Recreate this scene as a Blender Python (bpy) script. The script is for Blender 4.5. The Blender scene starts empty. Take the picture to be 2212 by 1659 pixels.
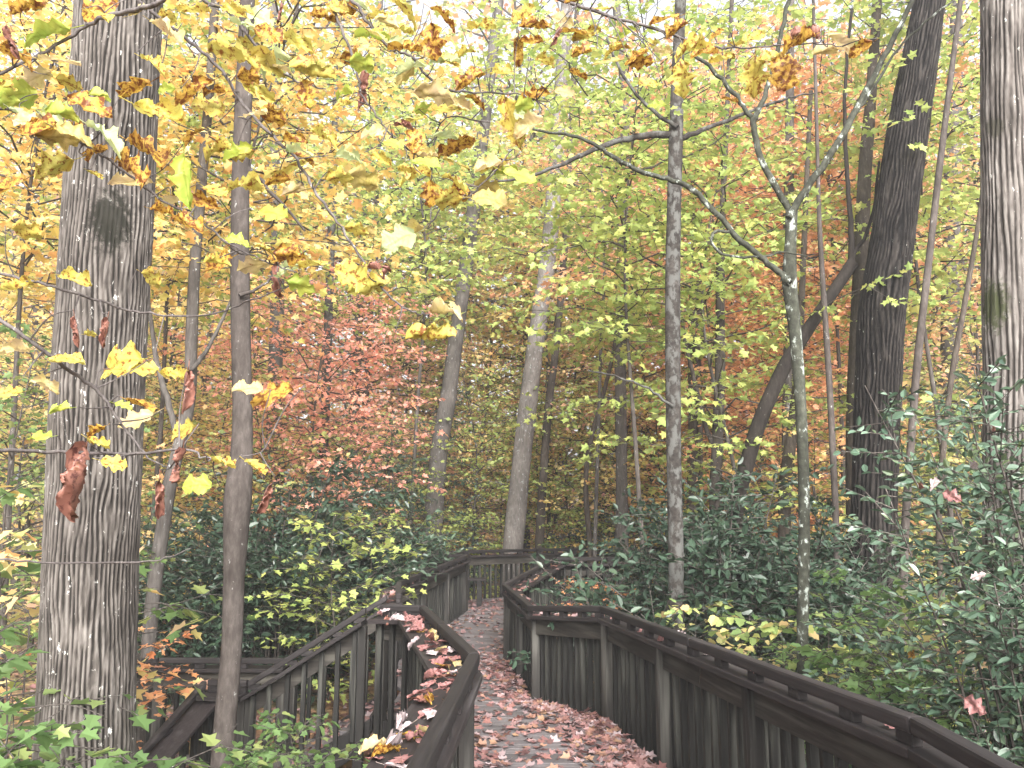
import bpy, bmesh, math, random
import numpy as np
from mathutils import Vector, Matrix

random.seed(7)
RNG = np.random.default_rng(11)
scene = bpy.context.scene
COL = scene.collection

# ------------------------------------------------------------------ camera, world, sun, exposure
FPX, CX, CY, HOR, EYE = 1789.0, 1106.0, 829.5, 1130.0, 1.75      # measured on a 2212 x 1659 view of the photograph
TILT = math.atan((HOR - CY) / FPX)
cam = bpy.data.cameras.new('camera')
cam.sensor_width = 36.0
cam.lens = 36.0 * FPX / 2212.0
cam.clip_start = 0.05
cam.clip_end = 600
cam_o = bpy.data.objects.new('camera', cam)
COL.objects.link(cam_o)
cam_o.location = (0, 0, EYE)
cam_o.rotation_euler = (math.pi / 2 + TILT, 0, 0)
scene.camera = cam_o

SUN_EL, SUN_AZ = math.radians(32), math.radians(170)              # azimuth clockwise from +Y
world = bpy.data.worlds.new('World')
scene.world = world
world.use_nodes = True
wn, wl = world.node_tree.nodes, world.node_tree.links
wn.clear()
sky = wn.new('ShaderNodeTexSky')
sky.sky_type = 'NISHITA'
sky.sun_disc = False
sky.sun_elevation = SUN_EL
sky.sun_rotation = SUN_AZ
sky.air_density = 1.0
sky.dust_density = 6.0
sky.ozone_density = 1.0
hs = wn.new('ShaderNodeHueSaturation')
hs.inputs['Saturation'].default_value = 0.22                      # thin overcast: a nearly white sky
bg = wn.new('ShaderNodeBackground')
bg.inputs['Strength'].default_value = 0.13
wo = wn.new('ShaderNodeOutputWorld')
wl.new(sky.outputs[0], hs.inputs['Color'])
wl.new(hs.outputs[0], bg.inputs['Color'])
wl.new(bg.outputs[0], wo.inputs['Surface'])

sun = bpy.data.lights.new('sun', 'SUN')
sun.energy = 1.5
sun.angle = math.radians(30)
sun.color = (1.0, 0.975, 0.95)
sun_o = bpy.data.objects.new('sun', sun)
COL.objects.link(sun_o)
sd = Vector((math.sin(SUN_AZ) * math.cos(SUN_EL), math.cos(SUN_AZ) * math.cos(SUN_EL), math.sin(SUN_EL)))
sun_o.rotation_euler = sd.to_track_quat('Z', 'Y').to_euler()
sun_o.location = (0, 0, 40)

scene.view_settings.view_transform = 'Standard'
scene.view_settings.look = 'None'
scene.view_settings.gamma = 1.0
scene.view_settings.exposure = 2.08
scene.view_settings.use_curve_mapping = False
scene.cycles.use_denoising = True
scene.cycles.max_bounces = 12
scene.cycles.diffuse_bounces = 8
scene.cycles.transmission_bounces = 8
scene.cycles.glossy_bounces = 3
scene.cycles.sample_clamp_indirect = 6.0


# ------------------------------------------------------------------ pixel helpers
def unp(x, y, Y):
    xc, yc = (x - CX) / FPX, -(y - CY) / FPX
    fy = math.cos(TILT) - math.sin(TILT) * yc
    fz = math.sin(TILT) + math.cos(TILT) * yc
    s = Y / fy
    return Vector((xc * s, Y, EYE + fz * s))


def interp(tab, v):
    if v <= tab[0][0]:
        return tab[0][1]
    for (a, p), (b, q) in zip(tab, tab[1:]):
        if v <= b:
            return p + (q - p) * (v - a) / (b - a)
    return tab[-1][1]


ZD = [(-5, 0), (7.0, 0.0), (8.6, -0.06), (11.2, -0.05), (14.3, 0.13), (16, 0.16), (60, 0.16)]


def zdeck(Y):
    return interp(ZD, Y)


HR = 1.02


def railpt(x, y):
    """Point below a handrail pixel: its distance is where the sight line is HR above the deck."""
    best = None
    Y = 1.5
    while Y < 30:
        p = unp(x, y, Y)
        e = p.z - (zdeck(Y) + HR)
        if best is not None and e * best[0] <= 0:
            break
        best = (e, Y)
        Y += 0.02
    return (unp(x, y, Y).x, Y, zdeck(Y))


def ground_z(x, y):
    z = -0.95
    z -= 0.75 * max(0.0, min(1.0, (-1.0 - x) / 1.5)) * max(0.0, min(1.0, (11 - y) / 4.0))
    z -= 0.35 * max(0.0, min(1.0, (9 - y) / 5.0)) * max(0.0, min(1.0, (x - 1.2) / 1.0))
    z += 0.035 * max(0.0, y - 13) + 0.0009 * max(0.0, y - 30) ** 2
    z += 0.03 * max(0.0, x - 4) + 0.02 * max(0.0, -x - 6)
    z += 0.07 * math.sin(x * 0.9 + 1.3) * math.cos(y * 0.7) + 0.04 * math.sin(2.1 * x - y * 1.7)
    return z


# ------------------------------------------------------------------ materials
def new_mat(name):
    m = bpy.data.materials.new(name)
    m.use_nodes = True
    nt = m.node_tree
    nt.nodes.clear()
    out = nt.nodes.new('ShaderNodeOutputMaterial')
    return m, nt, nt.nodes, nt.links, out


def ramp(nodes, stops, mode='LINEAR'):
    r = nodes.new('ShaderNodeValToRGB')
    r.color_ramp.interpolation = mode
    el = r.color_ramp.elements
    while len(el) < len(stops):
        el.new(0.5)
    for e, (p, c) in zip(el, stops):
        e.position = p
        e.color = (*c, 1) if len(c) == 3 else c
    return r


def leaf_mat(name, cols, transl=0.5, rough=0.5, spec=0.3, hue_obj=0.06):
    m, nt, N, L, out = new_mat(name)
    at = N.new('ShaderNodeAttribute')
    at.attribute_name = 'rnd'
    r = ramp(N, [(i / max(1, len(cols) - 1), c) for i, c in enumerate(cols)])
    L.new(at.outputs['Fac'], r.inputs[0])
    oi = N.new('ShaderNodeObjectInfo')
    mp = N.new('ShaderNodeMapRange')
    mp.inputs['To Min'].default_value = 1 - 2.2 * hue_obj
    mp.inputs['To Max'].default_value = 1 + 1.2 * hue_obj
    L.new(oi.outputs['Random'], mp.inputs['Value'])
    h = N.new('ShaderNodeHueSaturation')
    L.new(mp.outputs[0], h.inputs['Value'])
    L.new(r.outputs[0], h.inputs['Color'])
    p = N.new('ShaderNodeBsdfPrincipled')
    p.inputs['Roughness'].default_value = rough
    p.inputs['Specular IOR Level'].default_value = spec
    L.new(h.outputs[0], p.inputs['Base Color'])
    t = N.new('ShaderNodeBsdfTranslucent')
    L.new(h.outputs[0], t.inputs['Color'])
    mx = N.new('ShaderNodeMixShader')
    mx.inputs[0].default_value = transl
    L.new(p.outputs[0], mx.inputs[1])
    L.new(t.outputs[0], mx.inputs[2])
    L.new(mx.outputs[0], out.inputs[0])
    return m


Yel, YelP, Org, OrgD = (0.806, 0.59, 0.184), (0.865, 0.749, 0.367), (0.806, 0.441, 0.192), (0.649, 0.3, 0.151)
YG, YG2, Grn, GrnD = (0.609, 0.593, 0.17), (0.438, 0.521, 0.156), (0.179, 0.295, 0.0874), (0.0765, 0.149, 0.054)
Red, Pink, Brn, Tan = (0.767, 0.327, 0.244), (0.845, 0.43, 0.356), (0.247, 0.104, 0.054), (0.609, 0.443, 0.277)
LM = {
    'yellow': leaf_mat('yellow_foliage', [YG, Yel, YelP, Yel, Org]),
    'gold': leaf_mat('golden_orange_foliage', [YelP, (0.836, 0.528, 0.263), YelP, (0.826, 0.477, 0.245), YG]),
    'orange': leaf_mat('orange_foliage', [(0.826, 0.461, 0.245), (0.767, 0.352, 0.211), (0.845, 0.497, 0.298), Org, YelP]),
    'red': leaf_mat('red_pink_foliage', [Red, Pink, (0.786, 0.338, 0.255), (0.845, 0.513, 0.414), Org]),
    'yellowgreen': leaf_mat('yellow_green_foliage', [(0.297, 0.413, 0.122), (0.445, 0.511, 0.154), (0.372, 0.472, 0.14), (0.59, 0.573, 0.175), (0.316, 0.433, 0.134)]),
    'green': leaf_mat('green_foliage', [(0.0918, 0.1683, 0.05738), (0.159, 0.2507, 0.0918), (0.1182, 0.2023, 0.06809), (0.1981, 0.2754, 0.09945), (0.3085, 0.351, 0.1249)]),
    'mixed': leaf_mat('mixed_autumn_foliage', [YG2, YelP, Org, (0.313, 0.413, 0.139), YelP, Pink, YG]),
    'understory': leaf_mat('dull_understory_foliage', [(.18, .27, .10), (.34, .42, .14), (.58, .58, .20), (.66, .48, .24), (.30, .40, .14)]),
    'evergreen': leaf_mat('evergreen_foliage', [(0.0252, 0.0468, 0.03024), (0.0468, 0.0828, 0.0504), (0.0324, 0.0612, 0.03816), (0.0684, 0.108, 0.0648)],
                          transl=0.12, rough=0.36, spec=0.5),
    'bluegreen': leaf_mat('blue_green_holly_foliage', [(.05, .09, .058), (.09, .15, .098), (.06, .105, .065), (.14, .205, .145), (.11, .15, .06)],
                          transl=0.15, rough=0.35, spec=0.5),
    'rosy': leaf_mat('rosy_peach_foliage', [Pink, (.86, .52, .26), YelP, (.46, .52, .16), Pink, (.88, .62, .34)]),
    'peach': leaf_mat('peach_orange_foliage', [(.75, .33, .14), (.82, .45, .25), (.70, .24, .10)]),
    'litter': leaf_mat('fallen_leaf_litter', [(.17, .075, .07), (.28, .165, .158), (.11, .05, .046), (.31, .245, .25), (.21, .10, .088), (.27, .165, .10)],
                       transl=0.1, rough=0.6),
}


def bark_mat(name, dark, mid, light, scale=1.0, stretch=7.0, bump=0.5, lichen=0.25, lichen_col=(.55, .56, .52), use_h=False, patches=()):
    m, nt, N, L, out = new_mat(name)
    tc = N.new('ShaderNodeTexCoord')
    mp = N.new('ShaderNodeMapping')
    mp.inputs['Scale'].default_value = (1, 1, 1 / stretch)
    L.new(tc.outputs['Object'], mp.inputs[0])
    n1 = N.new('ShaderNodeTexNoise')
    n1.inputs['Scale'].default_value = 38 * scale
    n1.inputs['Detail'].default_value = 6
    n1.inputs['Roughness'].default_value = 0.65
    L.new(mp.outputs[0], n1.inputs['Vector'])
    src = n1.outputs['Fac']
    if use_h:
        at = N.new('ShaderNodeAttribute')
        at.attribute_name = 'ridge'
        mm = N.new('ShaderNodeMath')
        mm.operation = 'MULTIPLY_ADD'
        mm.inputs[1].default_value = 0.62
        L.new(at.outputs['Fac'], mm.inputs[0])
        m2 = N.new('ShaderNodeMath')
        m2.operation = 'MULTIPLY'
        m2.inputs[1].default_value = 0.42
        L.new(n1.outputs['Fac'], m2.inputs[0])
        L.new(m2.outputs[0], mm.inputs[2])
        src = mm.outputs[0]
    r = ramp(N, [(.46, dark), (.60, mid), (.82, light)] if use_h else [(.28, dark), (.5, mid), (.74, light)])
    L.new(src, r.inputs[0])
    n2 = N.new('ShaderNodeTexNoise')                               # large tone changes
    n2.inputs['Scale'].default_value = 2.2
    n2.inputs['Detail'].default_value = 3
    L.new(tc.outputs['Object'], n2.inputs['Vector'])
    r2 = ramp(N, [(.3, (.62, .60, .58)), (.7, (1.18, 1.16, 1.14))])
    L.new(n2.outputs['Fac'], r2.inputs[0])
    mul = N.new('ShaderNodeMix')
    mul.data_type = 'RGBA'
    mul.blend_type = 'MULTIPLY'
    mul.inputs[0].default_value = 1
    L.new(r.outputs[0], mul.inputs[6])
    L.new(r2.outputs[0], mul.inputs[7])
    col = mul.outputs[2]
    if lichen > 0:
        n3 = N.new('ShaderNodeTexNoise')
        n3.inputs['Scale'].default_value = 21 * scale
        n3.inputs['Detail'].default_value = 5
        n3.inputs['Roughness'].default_value = 0.7
        mp3 = N.new('ShaderNodeMapping')
        mp3.inputs['Scale'].default_value = (1, 1, .6)
        L.new(tc.outputs['Object'], mp3.inputs[0])
        L.new(mp3.outputs[0], n3.inputs['Vector'])
        r3 = ramp(N, [(.70 - lichen * .5, (0, 0, 0)), (.76 - lichen * .5, (1, 1, 1))])
        L.new(n3.outputs['Fac'], r3.inputs[0])
        mx = N.new('ShaderNodeMix')
        mx.data_type = 'RGBA'
        L.new(r3.outputs[0], mx.inputs[0])
        L.new(col, mx.inputs[6])
        mx.inputs[7].default_value = (*lichen_col, 1)
        col = mx.outputs[2]
    for (loc, rad, pcol, amount) in patches:                       # moss or lichen grown on one spot of the trunk
        vs = N.new('ShaderNodeVectorMath')
        vs.operation = 'SUBTRACT'
        vs.inputs[1].default_value = loc
        L.new(tc.outputs['Object'], vs.inputs[0])
        vm = N.new('ShaderNodeVectorMath')
        vm.operation = 'MULTIPLY'
        vm.inputs[1].default_value = (1 / rad[0], 1 / rad[0], 1 / rad[1])
        L.new(vs.outputs[0], vm.inputs[0])
        ln = N.new('ShaderNodeVectorMath')
        ln.operation = 'LENGTH'
        L.new(vm.outputs[0], ln.inputs[0])
        nn = N.new('ShaderNodeTexNoise')
        nn.inputs['Scale'].default_value = 24
        nn.inputs['Detail'].default_value = 6
        nn.inputs['Roughness'].default_value = .7
        L.new(tc.outputs['Object'], nn.inputs['Vector'])
        ad = N.new('ShaderNodeMath')
        ad.operation = 'MULTIPLY_ADD'
        ad.inputs[1].default_value = 1.7
        ad.inputs[2].default_value = -0.85
        L.new(nn.outputs['Fac'], ad.inputs[0])
        sm = N.new('ShaderNodeMath')
        L.new(ad.outputs[0], sm.inputs[0])
        L.new(ln.outputs['Value'], sm.inputs[1])
        rr = ramp(N, [(.62, (amount,) * 3), (.95, (0, 0, 0))])
        L.new(sm.outputs[0], rr.inputs[0])
        mx = N.new('ShaderNodeMix')
        mx.data_type = 'RGBA'
        L.new(rr.outputs[0], mx.inputs[0])
        L.new(col, mx.inputs[6])
        mx.inputs[7].default_value = (*pcol, 1)
        col = mx.outputs[2]
    bp = N.new('ShaderNodeBump')
    bp.inputs['Strength'].default_value = bump
    bp.inputs['Distance'].default_value = 0.012 / scale
    L.new(n1.outputs['Fac'], bp.inputs['Height'])
    p = N.new('ShaderNodeBsdfPrincipled')
    p.inputs['Roughness'].default_value = 0.9
    p.inputs['Specular IOR Level'].default_value = 0.15
    L.new(col, p.inputs['Base Color'])
    L.new(bp.outputs[0], p.inputs['Normal'])
    L.new(p.outputs[0], out.inputs[0])
    return m


def wood_mat(name, cols, streak=(.30, .30, .25), amount=.35, rough=.75, along='z', foot=0.0):
    """Weathered boards. Each board has its own tone; pale worn streaks run along the grain; foot: dark damp stain at a board's foot."""
    m, nt, N, L, out = new_mat(name)
    tc = N.new('ShaderNodeTexCoord')
    oi = N.new('ShaderNodeObjectInfo')
    mp = N.new('ShaderNodeMapping')
    sc = {'z': (1, 1, .06), 'y': (1, .06, 1), 'x': (.06, 1, 1)}[along]
    mp.inputs['Scale'].default_value = sc
    L.new(tc.outputs['Object'], mp.inputs[0])
    cx = N.new('ShaderNodeCombineXYZ')
    ms = N.new('ShaderNodeMath')
    ms.operation = 'MULTIPLY'
    ms.inputs[1].default_value = 40
    L.new(oi.outputs['Random'], ms.inputs[0])
    for k in range(3):
        L.new(ms.outputs[0], cx.inputs[k])
    va = N.new('ShaderNodeVectorMath')
    L.new(mp.outputs[0], va.inputs[0])
    L.new(cx.outputs[0], va.inputs[1])
    n1 = N.new('ShaderNodeTexNoise')
    n1.inputs['Scale'].default_value = 55
    n1.inputs['Detail'].default_value = 5
    n1.inputs['Roughness'].default_value = .6
    L.new(va.outputs[0], n1.inputs['Vector'])
    r = ramp(N, [(.3, cols[0]), (.55, cols[1]), (.75, cols[2])])
    L.new(n1.outputs['Fac'], r.inputs[0])
    n2 = N.new('ShaderNodeTexNoise')
    n2.inputs['Scale'].default_value = 14
    n2.inputs['Detail'].default_value = 4
    L.new(va.outputs[0], n2.inputs['Vector'])
    r2 = ramp(N, [(.60 - amount * .25, (0, 0, 0)), (.74 - amount * .2, (1, 1, 1))])
    L.new(n2.outputs['Fac'], r2.inputs[0])
    fac = r2.outputs[0]
    if foot > 0:
        sp = N.new('ShaderNodeSeparateXYZ')
        L.new(tc.outputs['Object'], sp.inputs[0])
        n3 = N.new('ShaderNodeTexNoise')
        n3.inputs['Scale'].default_value = 9
        n3.inputs['Detail'].default_value = 3
        L.new(va.outputs[0], n3.inputs['Vector'])
        a1 = N.new('ShaderNodeMath')
        a1.operation = 'MULTIPLY_ADD'
        a1.inputs[1].default_value = 1.1
        L.new(n3.outputs['Fac'], a1.inputs[0])
        L.new(sp.outputs['Z'], a1.inputs[2])
        rf = ramp(N, [(.55, (0, 0, 0)), (1.0, (1, 1, 1))])
        L.new(a1.outputs[0], rf.inputs[0])
        mlt = N.new('ShaderNodeMath')
        mlt.operation = 'MULTIPLY'
        L.new(r2.outputs[0], mlt.inputs[0])
        L.new(rf.outputs[0], mlt.inputs[1])
        fac = mlt.outputs[0]
    mx = N.new('ShaderNodeMix')
    mx.data_type = 'RGBA'
    L.new(fac, mx.inputs[0])
    L.new(r.outputs[0], mx.inputs[6])
    mx.inputs[7].default_value = (*streak, 1)
    vr = N.new('ShaderNodeMapRange')
    vr.inputs['To Min'].default_value = .7
    vr.inputs['To Max'].default_value = 1.25
    L.new(oi.outputs['Random'], vr.inputs['Value'])
    h = N.new('ShaderNodeHueSaturation')
    L.new(vr.outputs[0], h.inputs['Value'])
    L.new(mx.outputs[2], h.inputs['Color'])
    bp = N.new('ShaderNodeBump')
    bp.inputs['Strength'].default_value = .35
    bp.inputs['Distance'].default_value = .004
    L.new(n1.outputs['Fac'], bp.inputs['Height'])
    p = N.new('ShaderNodeBsdfPrincipled')
    p.inputs['Roughness'].default_value = rough
    p.inputs['Specular IOR Level'].default_value = .3
    L.new(h.outputs[0], p.inputs['Base Color'])
    L.new(bp.outputs[0], p.inputs['Normal'])
    L.new(p.outputs[0], out.inputs[0])
    return m


WPICK = wood_mat('weathered_picket_wood', [(0.005775, 0.005486, 0.004909), (0.01213, 0.01155, 0.0101), (0.02165, 0.02021, 0.01733)], streak=(0.06064, 0.06064, 0.05198), amount=.45, foot=1)
WPOST = wood_mat('weathered_post_wood', [(0.009426, 0.008415, 0.007405), (0.0202, 0.01817, 0.01616), (0.03366, 0.03029, 0.02693)], streak=(0.09086, 0.08755, 0.07742), amount=.5, foot=1)
WCAP = wood_mat('dark_rail_cap_wood', [(0.01181, 0.008925, 0.008925), (0.01969, 0.01522, 0.01522), (0.02887, 0.02363, 0.02363)], streak=(0.042, 0.03675, 0.03675), amount=.15, along='y')
WHAND = wood_mat('dark_handrail_wood', [(0.0105, 0.0084, 0.0084), (0.01838, 0.0147, 0.0147), (0.02756, 0.02363, 0.0231)], streak=(0.03938, 0.03413, 0.03413), amount=.15, along='y')
WSTR = wood_mat('grey_brown_rail_wood', [(0.01406, 0.01181, 0.01013), (0.03094, 0.02672, 0.0225), (0.04781, 0.04219, 0.03516)], streak=(0.07598, 0.07031, 0.05906), amount=.4, along='y')
WDECK = wood_mat('grey_deck_wood', [(.078, .070, .072), (.105, .094, .096), (.13, .117, .119)], streak=(.145, .131, .134), amount=.2, along='x')
WDARK = wood_mat('dark_frame_wood', [(0.00567, 0.00504, 0.004725), (0.01103, 0.00945, 0.00882), (0.0189, 0.01638, 0.01512)], streak=(0.0378, 0.03465, 0.0315), amount=.2, along='x')


# ------------------------------------------------------------------ object helpers
def link(o, parent=None):
    COL.objects.link(o)
    if parent is not None:
        o.parent = parent
    return o


def tag(o, label, cat, group=None, kind=None):
    if label:
        o['label'] = label
    if cat:
        o['category'] = cat
    if group:
        o['group'] = group
    if kind:
        o['kind'] = kind
    return o


def empty(name, loc, label, cat, group=None, rz=0.0, scale=1.0):
    o = bpy.data.objects.new(name, None)
    o.empty_display_size = .1
    o.location = loc
    o.rotation_euler = (0, 0, rz)
    o.scale = (scale,) * 3
    link(o)
    return tag(o, label, cat, group)


def mesh_np(name, verts, sizes, loops, rnd=None, mats=(), mat_idx=None, smooth=False, attrs=None):
    me = bpy.data.meshes.new(name)
    verts = np.asarray(verts, dtype=np.float32)
    sizes = np.asarray(sizes, dtype=np.int32)
    loops = np.asarray(loops, dtype=np.int32)
    me.vertices.add(len(verts))
    me.vertices.foreach_set('co', verts.ravel())
    me.loops.add(len(loops))
    me.loops.foreach_set('vertex_index', loops)
    me.polygons.add(len(sizes))
    starts = np.zeros(len(sizes), dtype=np.int32)
    starts[1:] = np.cumsum(sizes)[:-1]
    me.polygons.foreach_set('loop_start', starts)
    me.polygons.foreach_set('loop_total', sizes)
    if smooth:
        me.polygons.foreach_set('use_smooth', np.ones(len(sizes), dtype=bool))
    if mat_idx is not None:
        me.polygons.foreach_set('material_index', np.asarray(mat_idx, dtype=np.int32))
    allat = dict(attrs or {})
    if rnd is not None:
        allat['rnd'] = rnd
    for k, v in allat.items():
        a = me.attributes.new(k, 'FLOAT', 'POINT')
        a.data.foreach_set('value', np.asarray(v, dtype=np.float32))
    me.update(calc_edges=True)
    me.validate()
    for m in mats:
        me.materials.append(m)
    return me


def mesh_py(name, verts, faces, mat=None, smooth=False):
    me = bpy.data.meshes.new(name)
    me.from_pydata([tuple(v) for v in verts], [], faces)
    if smooth:
        me.polygons.foreach_set('use_smooth', [True] * len(me.polygons))
    me.update()
    if mat:
        me.materials.append(mat)
    return me


def catmull(pts, n):
    P = [np.array(p, float) for p in pts]
    P = [2 * P[0] - P[1]] + P + [2 * P[-1] - P[-2]]
    out = []
    for i in range(1, len(P) - 2):
        for k in range(n):
            t = k / n
            a, b, c, d = P[i - 1], P[i], P[i + 1], P[i + 2]
            out.append(.5 * (2 * b + (c - a) * t + (2 * a - 5 * b + 4 * c - d) * t * t + (3 * b - a - 3 * c + d) * t ** 3))
    out.append(P[-2])
    return np.array(out)


class Geo:
    """Collects polygons of any size with a random value per piece."""
    def __init__(self):
        self.v, self.s, self.l, self.r, self.mi, self.n = [], [], [], [], [], 0

    def add(self, verts, sizes, loops, rnd, mi=0):
        verts = np.asarray(verts, np.float32).reshape(-1, 3)
        self.v.append(verts)
        self.s.append(np.asarray(sizes, np.int32))
        self.l.append(np.asarray(loops, np.int64) + self.n)
        self.r.append(np.broadcast_to(np.asarray(rnd, np.float32), (len(verts),)))
        self.mi.append(np.full(len(sizes), mi, np.int32))
        self.n += len(verts)

    def tube(self, pts, radii, seg=5, rnd=.5, mi=0, cap=True):
        pts = np.asarray(pts, float)
        n = len(pts)
        radii = np.broadcast_to(np.asarray(radii, float), (n,))
        d = np.gradient(pts, axis=0)
        d /= np.linalg.norm(d, axis=1)[:, None] + 1e-9
        ref = np.array([0, 0, 1.0]) if abs(d[0][2]) < .8 else np.array([0, 1.0, 0])
        vs = []
        u = np.cross(d[0], ref)
        u /= np.linalg.norm(u)
        for i in range(n):
            u = u - d[i] * np.dot(u, d[i])
            u /= np.linalg.norm(u) + 1e-9
            w = np.cross(d[i], u)
            a = np.linspace(0, 2 * np.pi, seg, endpoint=False)
            vs.append(pts[i] + radii[i] * (np.cos(a)[:, None] * u + np.sin(a)[:, None] * w))
        vs = np.concatenate(vs)
        q = []
        for i in range(n - 1):
            for k in range(seg):
                k2 = (k + 1) % seg
                q += [i * seg + k, i * seg + k2, (i + 1) * seg + k2, (i + 1) * seg + k]
        sizes = [4] * ((n - 1) * seg)
        if cap:
            q += list(range((n - 1) * seg, n * seg))
            sizes.append(seg)
        self.add(vs, sizes, q, rnd, mi)

    def mesh(self, name, mats, smooth=False):
        return mesh_np(name, np.concatenate(self.v), np.concatenate(self.s), np.concatenate(self.l),
                       rnd=np.concatenate(self.r), mats=mats, mat_idx=np.concatenate(self.mi), smooth=smooth)


# leaf templates: x along the blade 0..1, y across, z out of plane
def tmpl(half, fold=.18, droop=.12):
    """Two half blades folded on the midrib; half = outline from base to tip on the +y side."""
    vs, polys = [], []
    k = len(half)
    for sgn in (1, -1):
        idx = []
        for (x, y) in half:
            idx.append(len(vs))
            vs.append((x, sgn * y, fold * abs(y) - droop * x * x))
        polys.append(idx if sgn == -1 else idx[::-1])
    return np.array(vs), polys


T_KITE = (np.array([(0, 0, 0), (.45, .33, .07), (1, 0, -.1), (.45, -.33, .07)], float), [[0, 3, 2, 1]])
T_MAPLE = tmpl([(0, 0), (.10, .40), (.33, .24), (.60, .50), (.66, .17), (1, 0)])
T_OVAL = tmpl([(0, 0), (.22, .20), (.55, .24), (.82, .14), (1, 0)], fold=.35, droop=.15)
T_BROAD = tmpl([(0, 0), (.05, .30), (.35, .46), (.55, .30), (.72, .34), (1, 0)], fold=.25, droop=.2)


def scatter(g, T, pos, ax, nrm, size, rnd, mi=0):
    tv, tp = T
    pos, ax, nrm = np.asarray(pos, float), np.asarray(ax, float), np.asarray(nrm, float)
    ax = ax / (np.linalg.norm(ax, axis=1)[:, None] + 1e-9)
    b = np.cross(nrm, ax)
    b /= np.linalg.norm(b, axis=1)[:, None] + 1e-9
    nn = np.cross(ax, b)
    n, k = len(pos), len(tv)
    size = np.broadcast_to(np.asarray(size, float), (n,))
    v = pos[:, None, :] + size[:, None, None] * (tv[None, :, 0, None] * ax[:, None, :] + tv[None, :, 1, None] * b[:, None, :] + tv[None, :, 2, None] * nn[:, None, :])
    base = np.concatenate([np.array(p) for p in tp])
    loops = (np.arange(n)[:, None] * k + base[None, :]).ravel()
    sizes = np.tile([len(p) for p in tp], n)
    g.add(v.reshape(-1, 3), sizes, loops, np.repeat(np.asarray(rnd, np.float32), k), mi)


def make_tree_arrays(seed, H, h0, R, nb, T, size, sub=.30, gap=.075, up=.15, tilt=.35, profile='round', trunk_r=.05, lean=.3, flat=.45, twigs=True):
    """A young broadleaf tree: thin trunk, spreading limbs, twigs, and leaves set flat along the twigs."""
    rs = np.random.default_rng(seed)
    wood, leaf = Geo(), Geo()
    tp = catmull([(0, 0, -.3), (lean * rs.normal() * .3, lean * rs.normal() * .3, H * .33),
                  (lean * rs.normal() * .6, lean * rs.normal() * .6, H * .66), (lean * rs.normal(), lean * rs.normal(), H)], 6)
    wood.tube(tp, np.linspace(trunk_r, trunk_r * .15, len(tp)), 6)
    P, A, Nn = [], [], []
    for i in range(nb):
        f = (i + rs.random()) / nb
        z = h0 + (H - h0) * f
        base = np.array([np.interp(z, tp[:, 2], tp[:, k]) for k in range(3)])
        az = i * 2.39996 + rs.normal() * .35
        if profile == 'round':
            L = R * (math.sin(math.pi * min(1, .12 + .86 * f)) ** .6) * rs.uniform(.6, 1.1)
        elif profile == 'cone':
            L = R * (1.02 - f) ** .7 * rs.uniform(.7, 1.1)
        else:
            L = R * rs.uniform(.5, 1.1)
        d = np.array([math.cos(az), math.sin(az), up + rs.normal() * .15 + .45 * f])
        side = np.array([-math.sin(az), math.cos(az), 0])
        ns = max(3, int(L / sub))
        bend = rs.normal() * .25
        t = np.linspace(0, 1, ns + 1)
        bp = base + d * (t * L)[:, None] + side * (bend * L * t ** 2)[:, None] + np.array([0, 0, -1]) * (flat * .5 * L * t ** 2)[:, None]
        bp += rs.normal(size=bp.shape) * .025 * L
        bp[0] = base
        wood.tube(bp, np.linspace(max(.004, trunk_r * .38 * (L / R)), .003, len(bp)), 4)
        for k in range(1, ns + 1):
            for sgn in (1, -1):
                if rs.random() < .12:
                    continue
                td = (bp[k] - bp[k - 1])
                td /= np.linalg.norm(td)
                sv = np.cross([0, 0, 1], td)
                sv /= np.linalg.norm(sv) + 1e-9
                tl = (L * (1 - t[k] * .75)) * rs.uniform(.25, .5) + .12
                tdir = td * rs.uniform(.5, .9) + sgn * sv * rs.uniform(.6, 1) + np.array([0, 0, rs.normal() * .2 - .05])
                tdir /= np.linalg.norm(tdir)
                e = bp[k] + tdir * tl
                if twigs:
                    wood.tube([bp[k], bp[k] * .5 + e * .5 + [0, 0, .03 * tl], e], [.0035, .0028, .0018], 3, cap=False)
                m = max(2, int(tl / gap))
                s = (np.arange(m) + rs.random(m) * .8) / m
                lp = bp[k] + tdir * (tl * s)[:, None]
                ts = np.cross([0, 0, 1], tdir)
                ts /= np.linalg.norm(ts) + 1e-9
                sg = np.where(np.arange(m) % 2 == 0, 1, -1)[:, None]
                a = tdir * .6 + sg * ts * .9 + rs.normal(size=(m, 3)) * .35
                a[:, 2] -= .25
                P.append(lp + sg * ts * .02)
                A.append(a)
                nrm = np.array([0, 0, 1.0]) + rs.normal(size=(m, 3)) * tilt
                Nn.append(nrm)
    P, A, Nn = np.concatenate(P), np.concatenate(A), np.concatenate(Nn)
    sz = size * np.clip(rs.normal(1, .22, len(P)), .5, 1.5)
    scatter(leaf, T, P, A, Nn, sz, rs.random(len(P)))
    return wood, leaf


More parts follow.
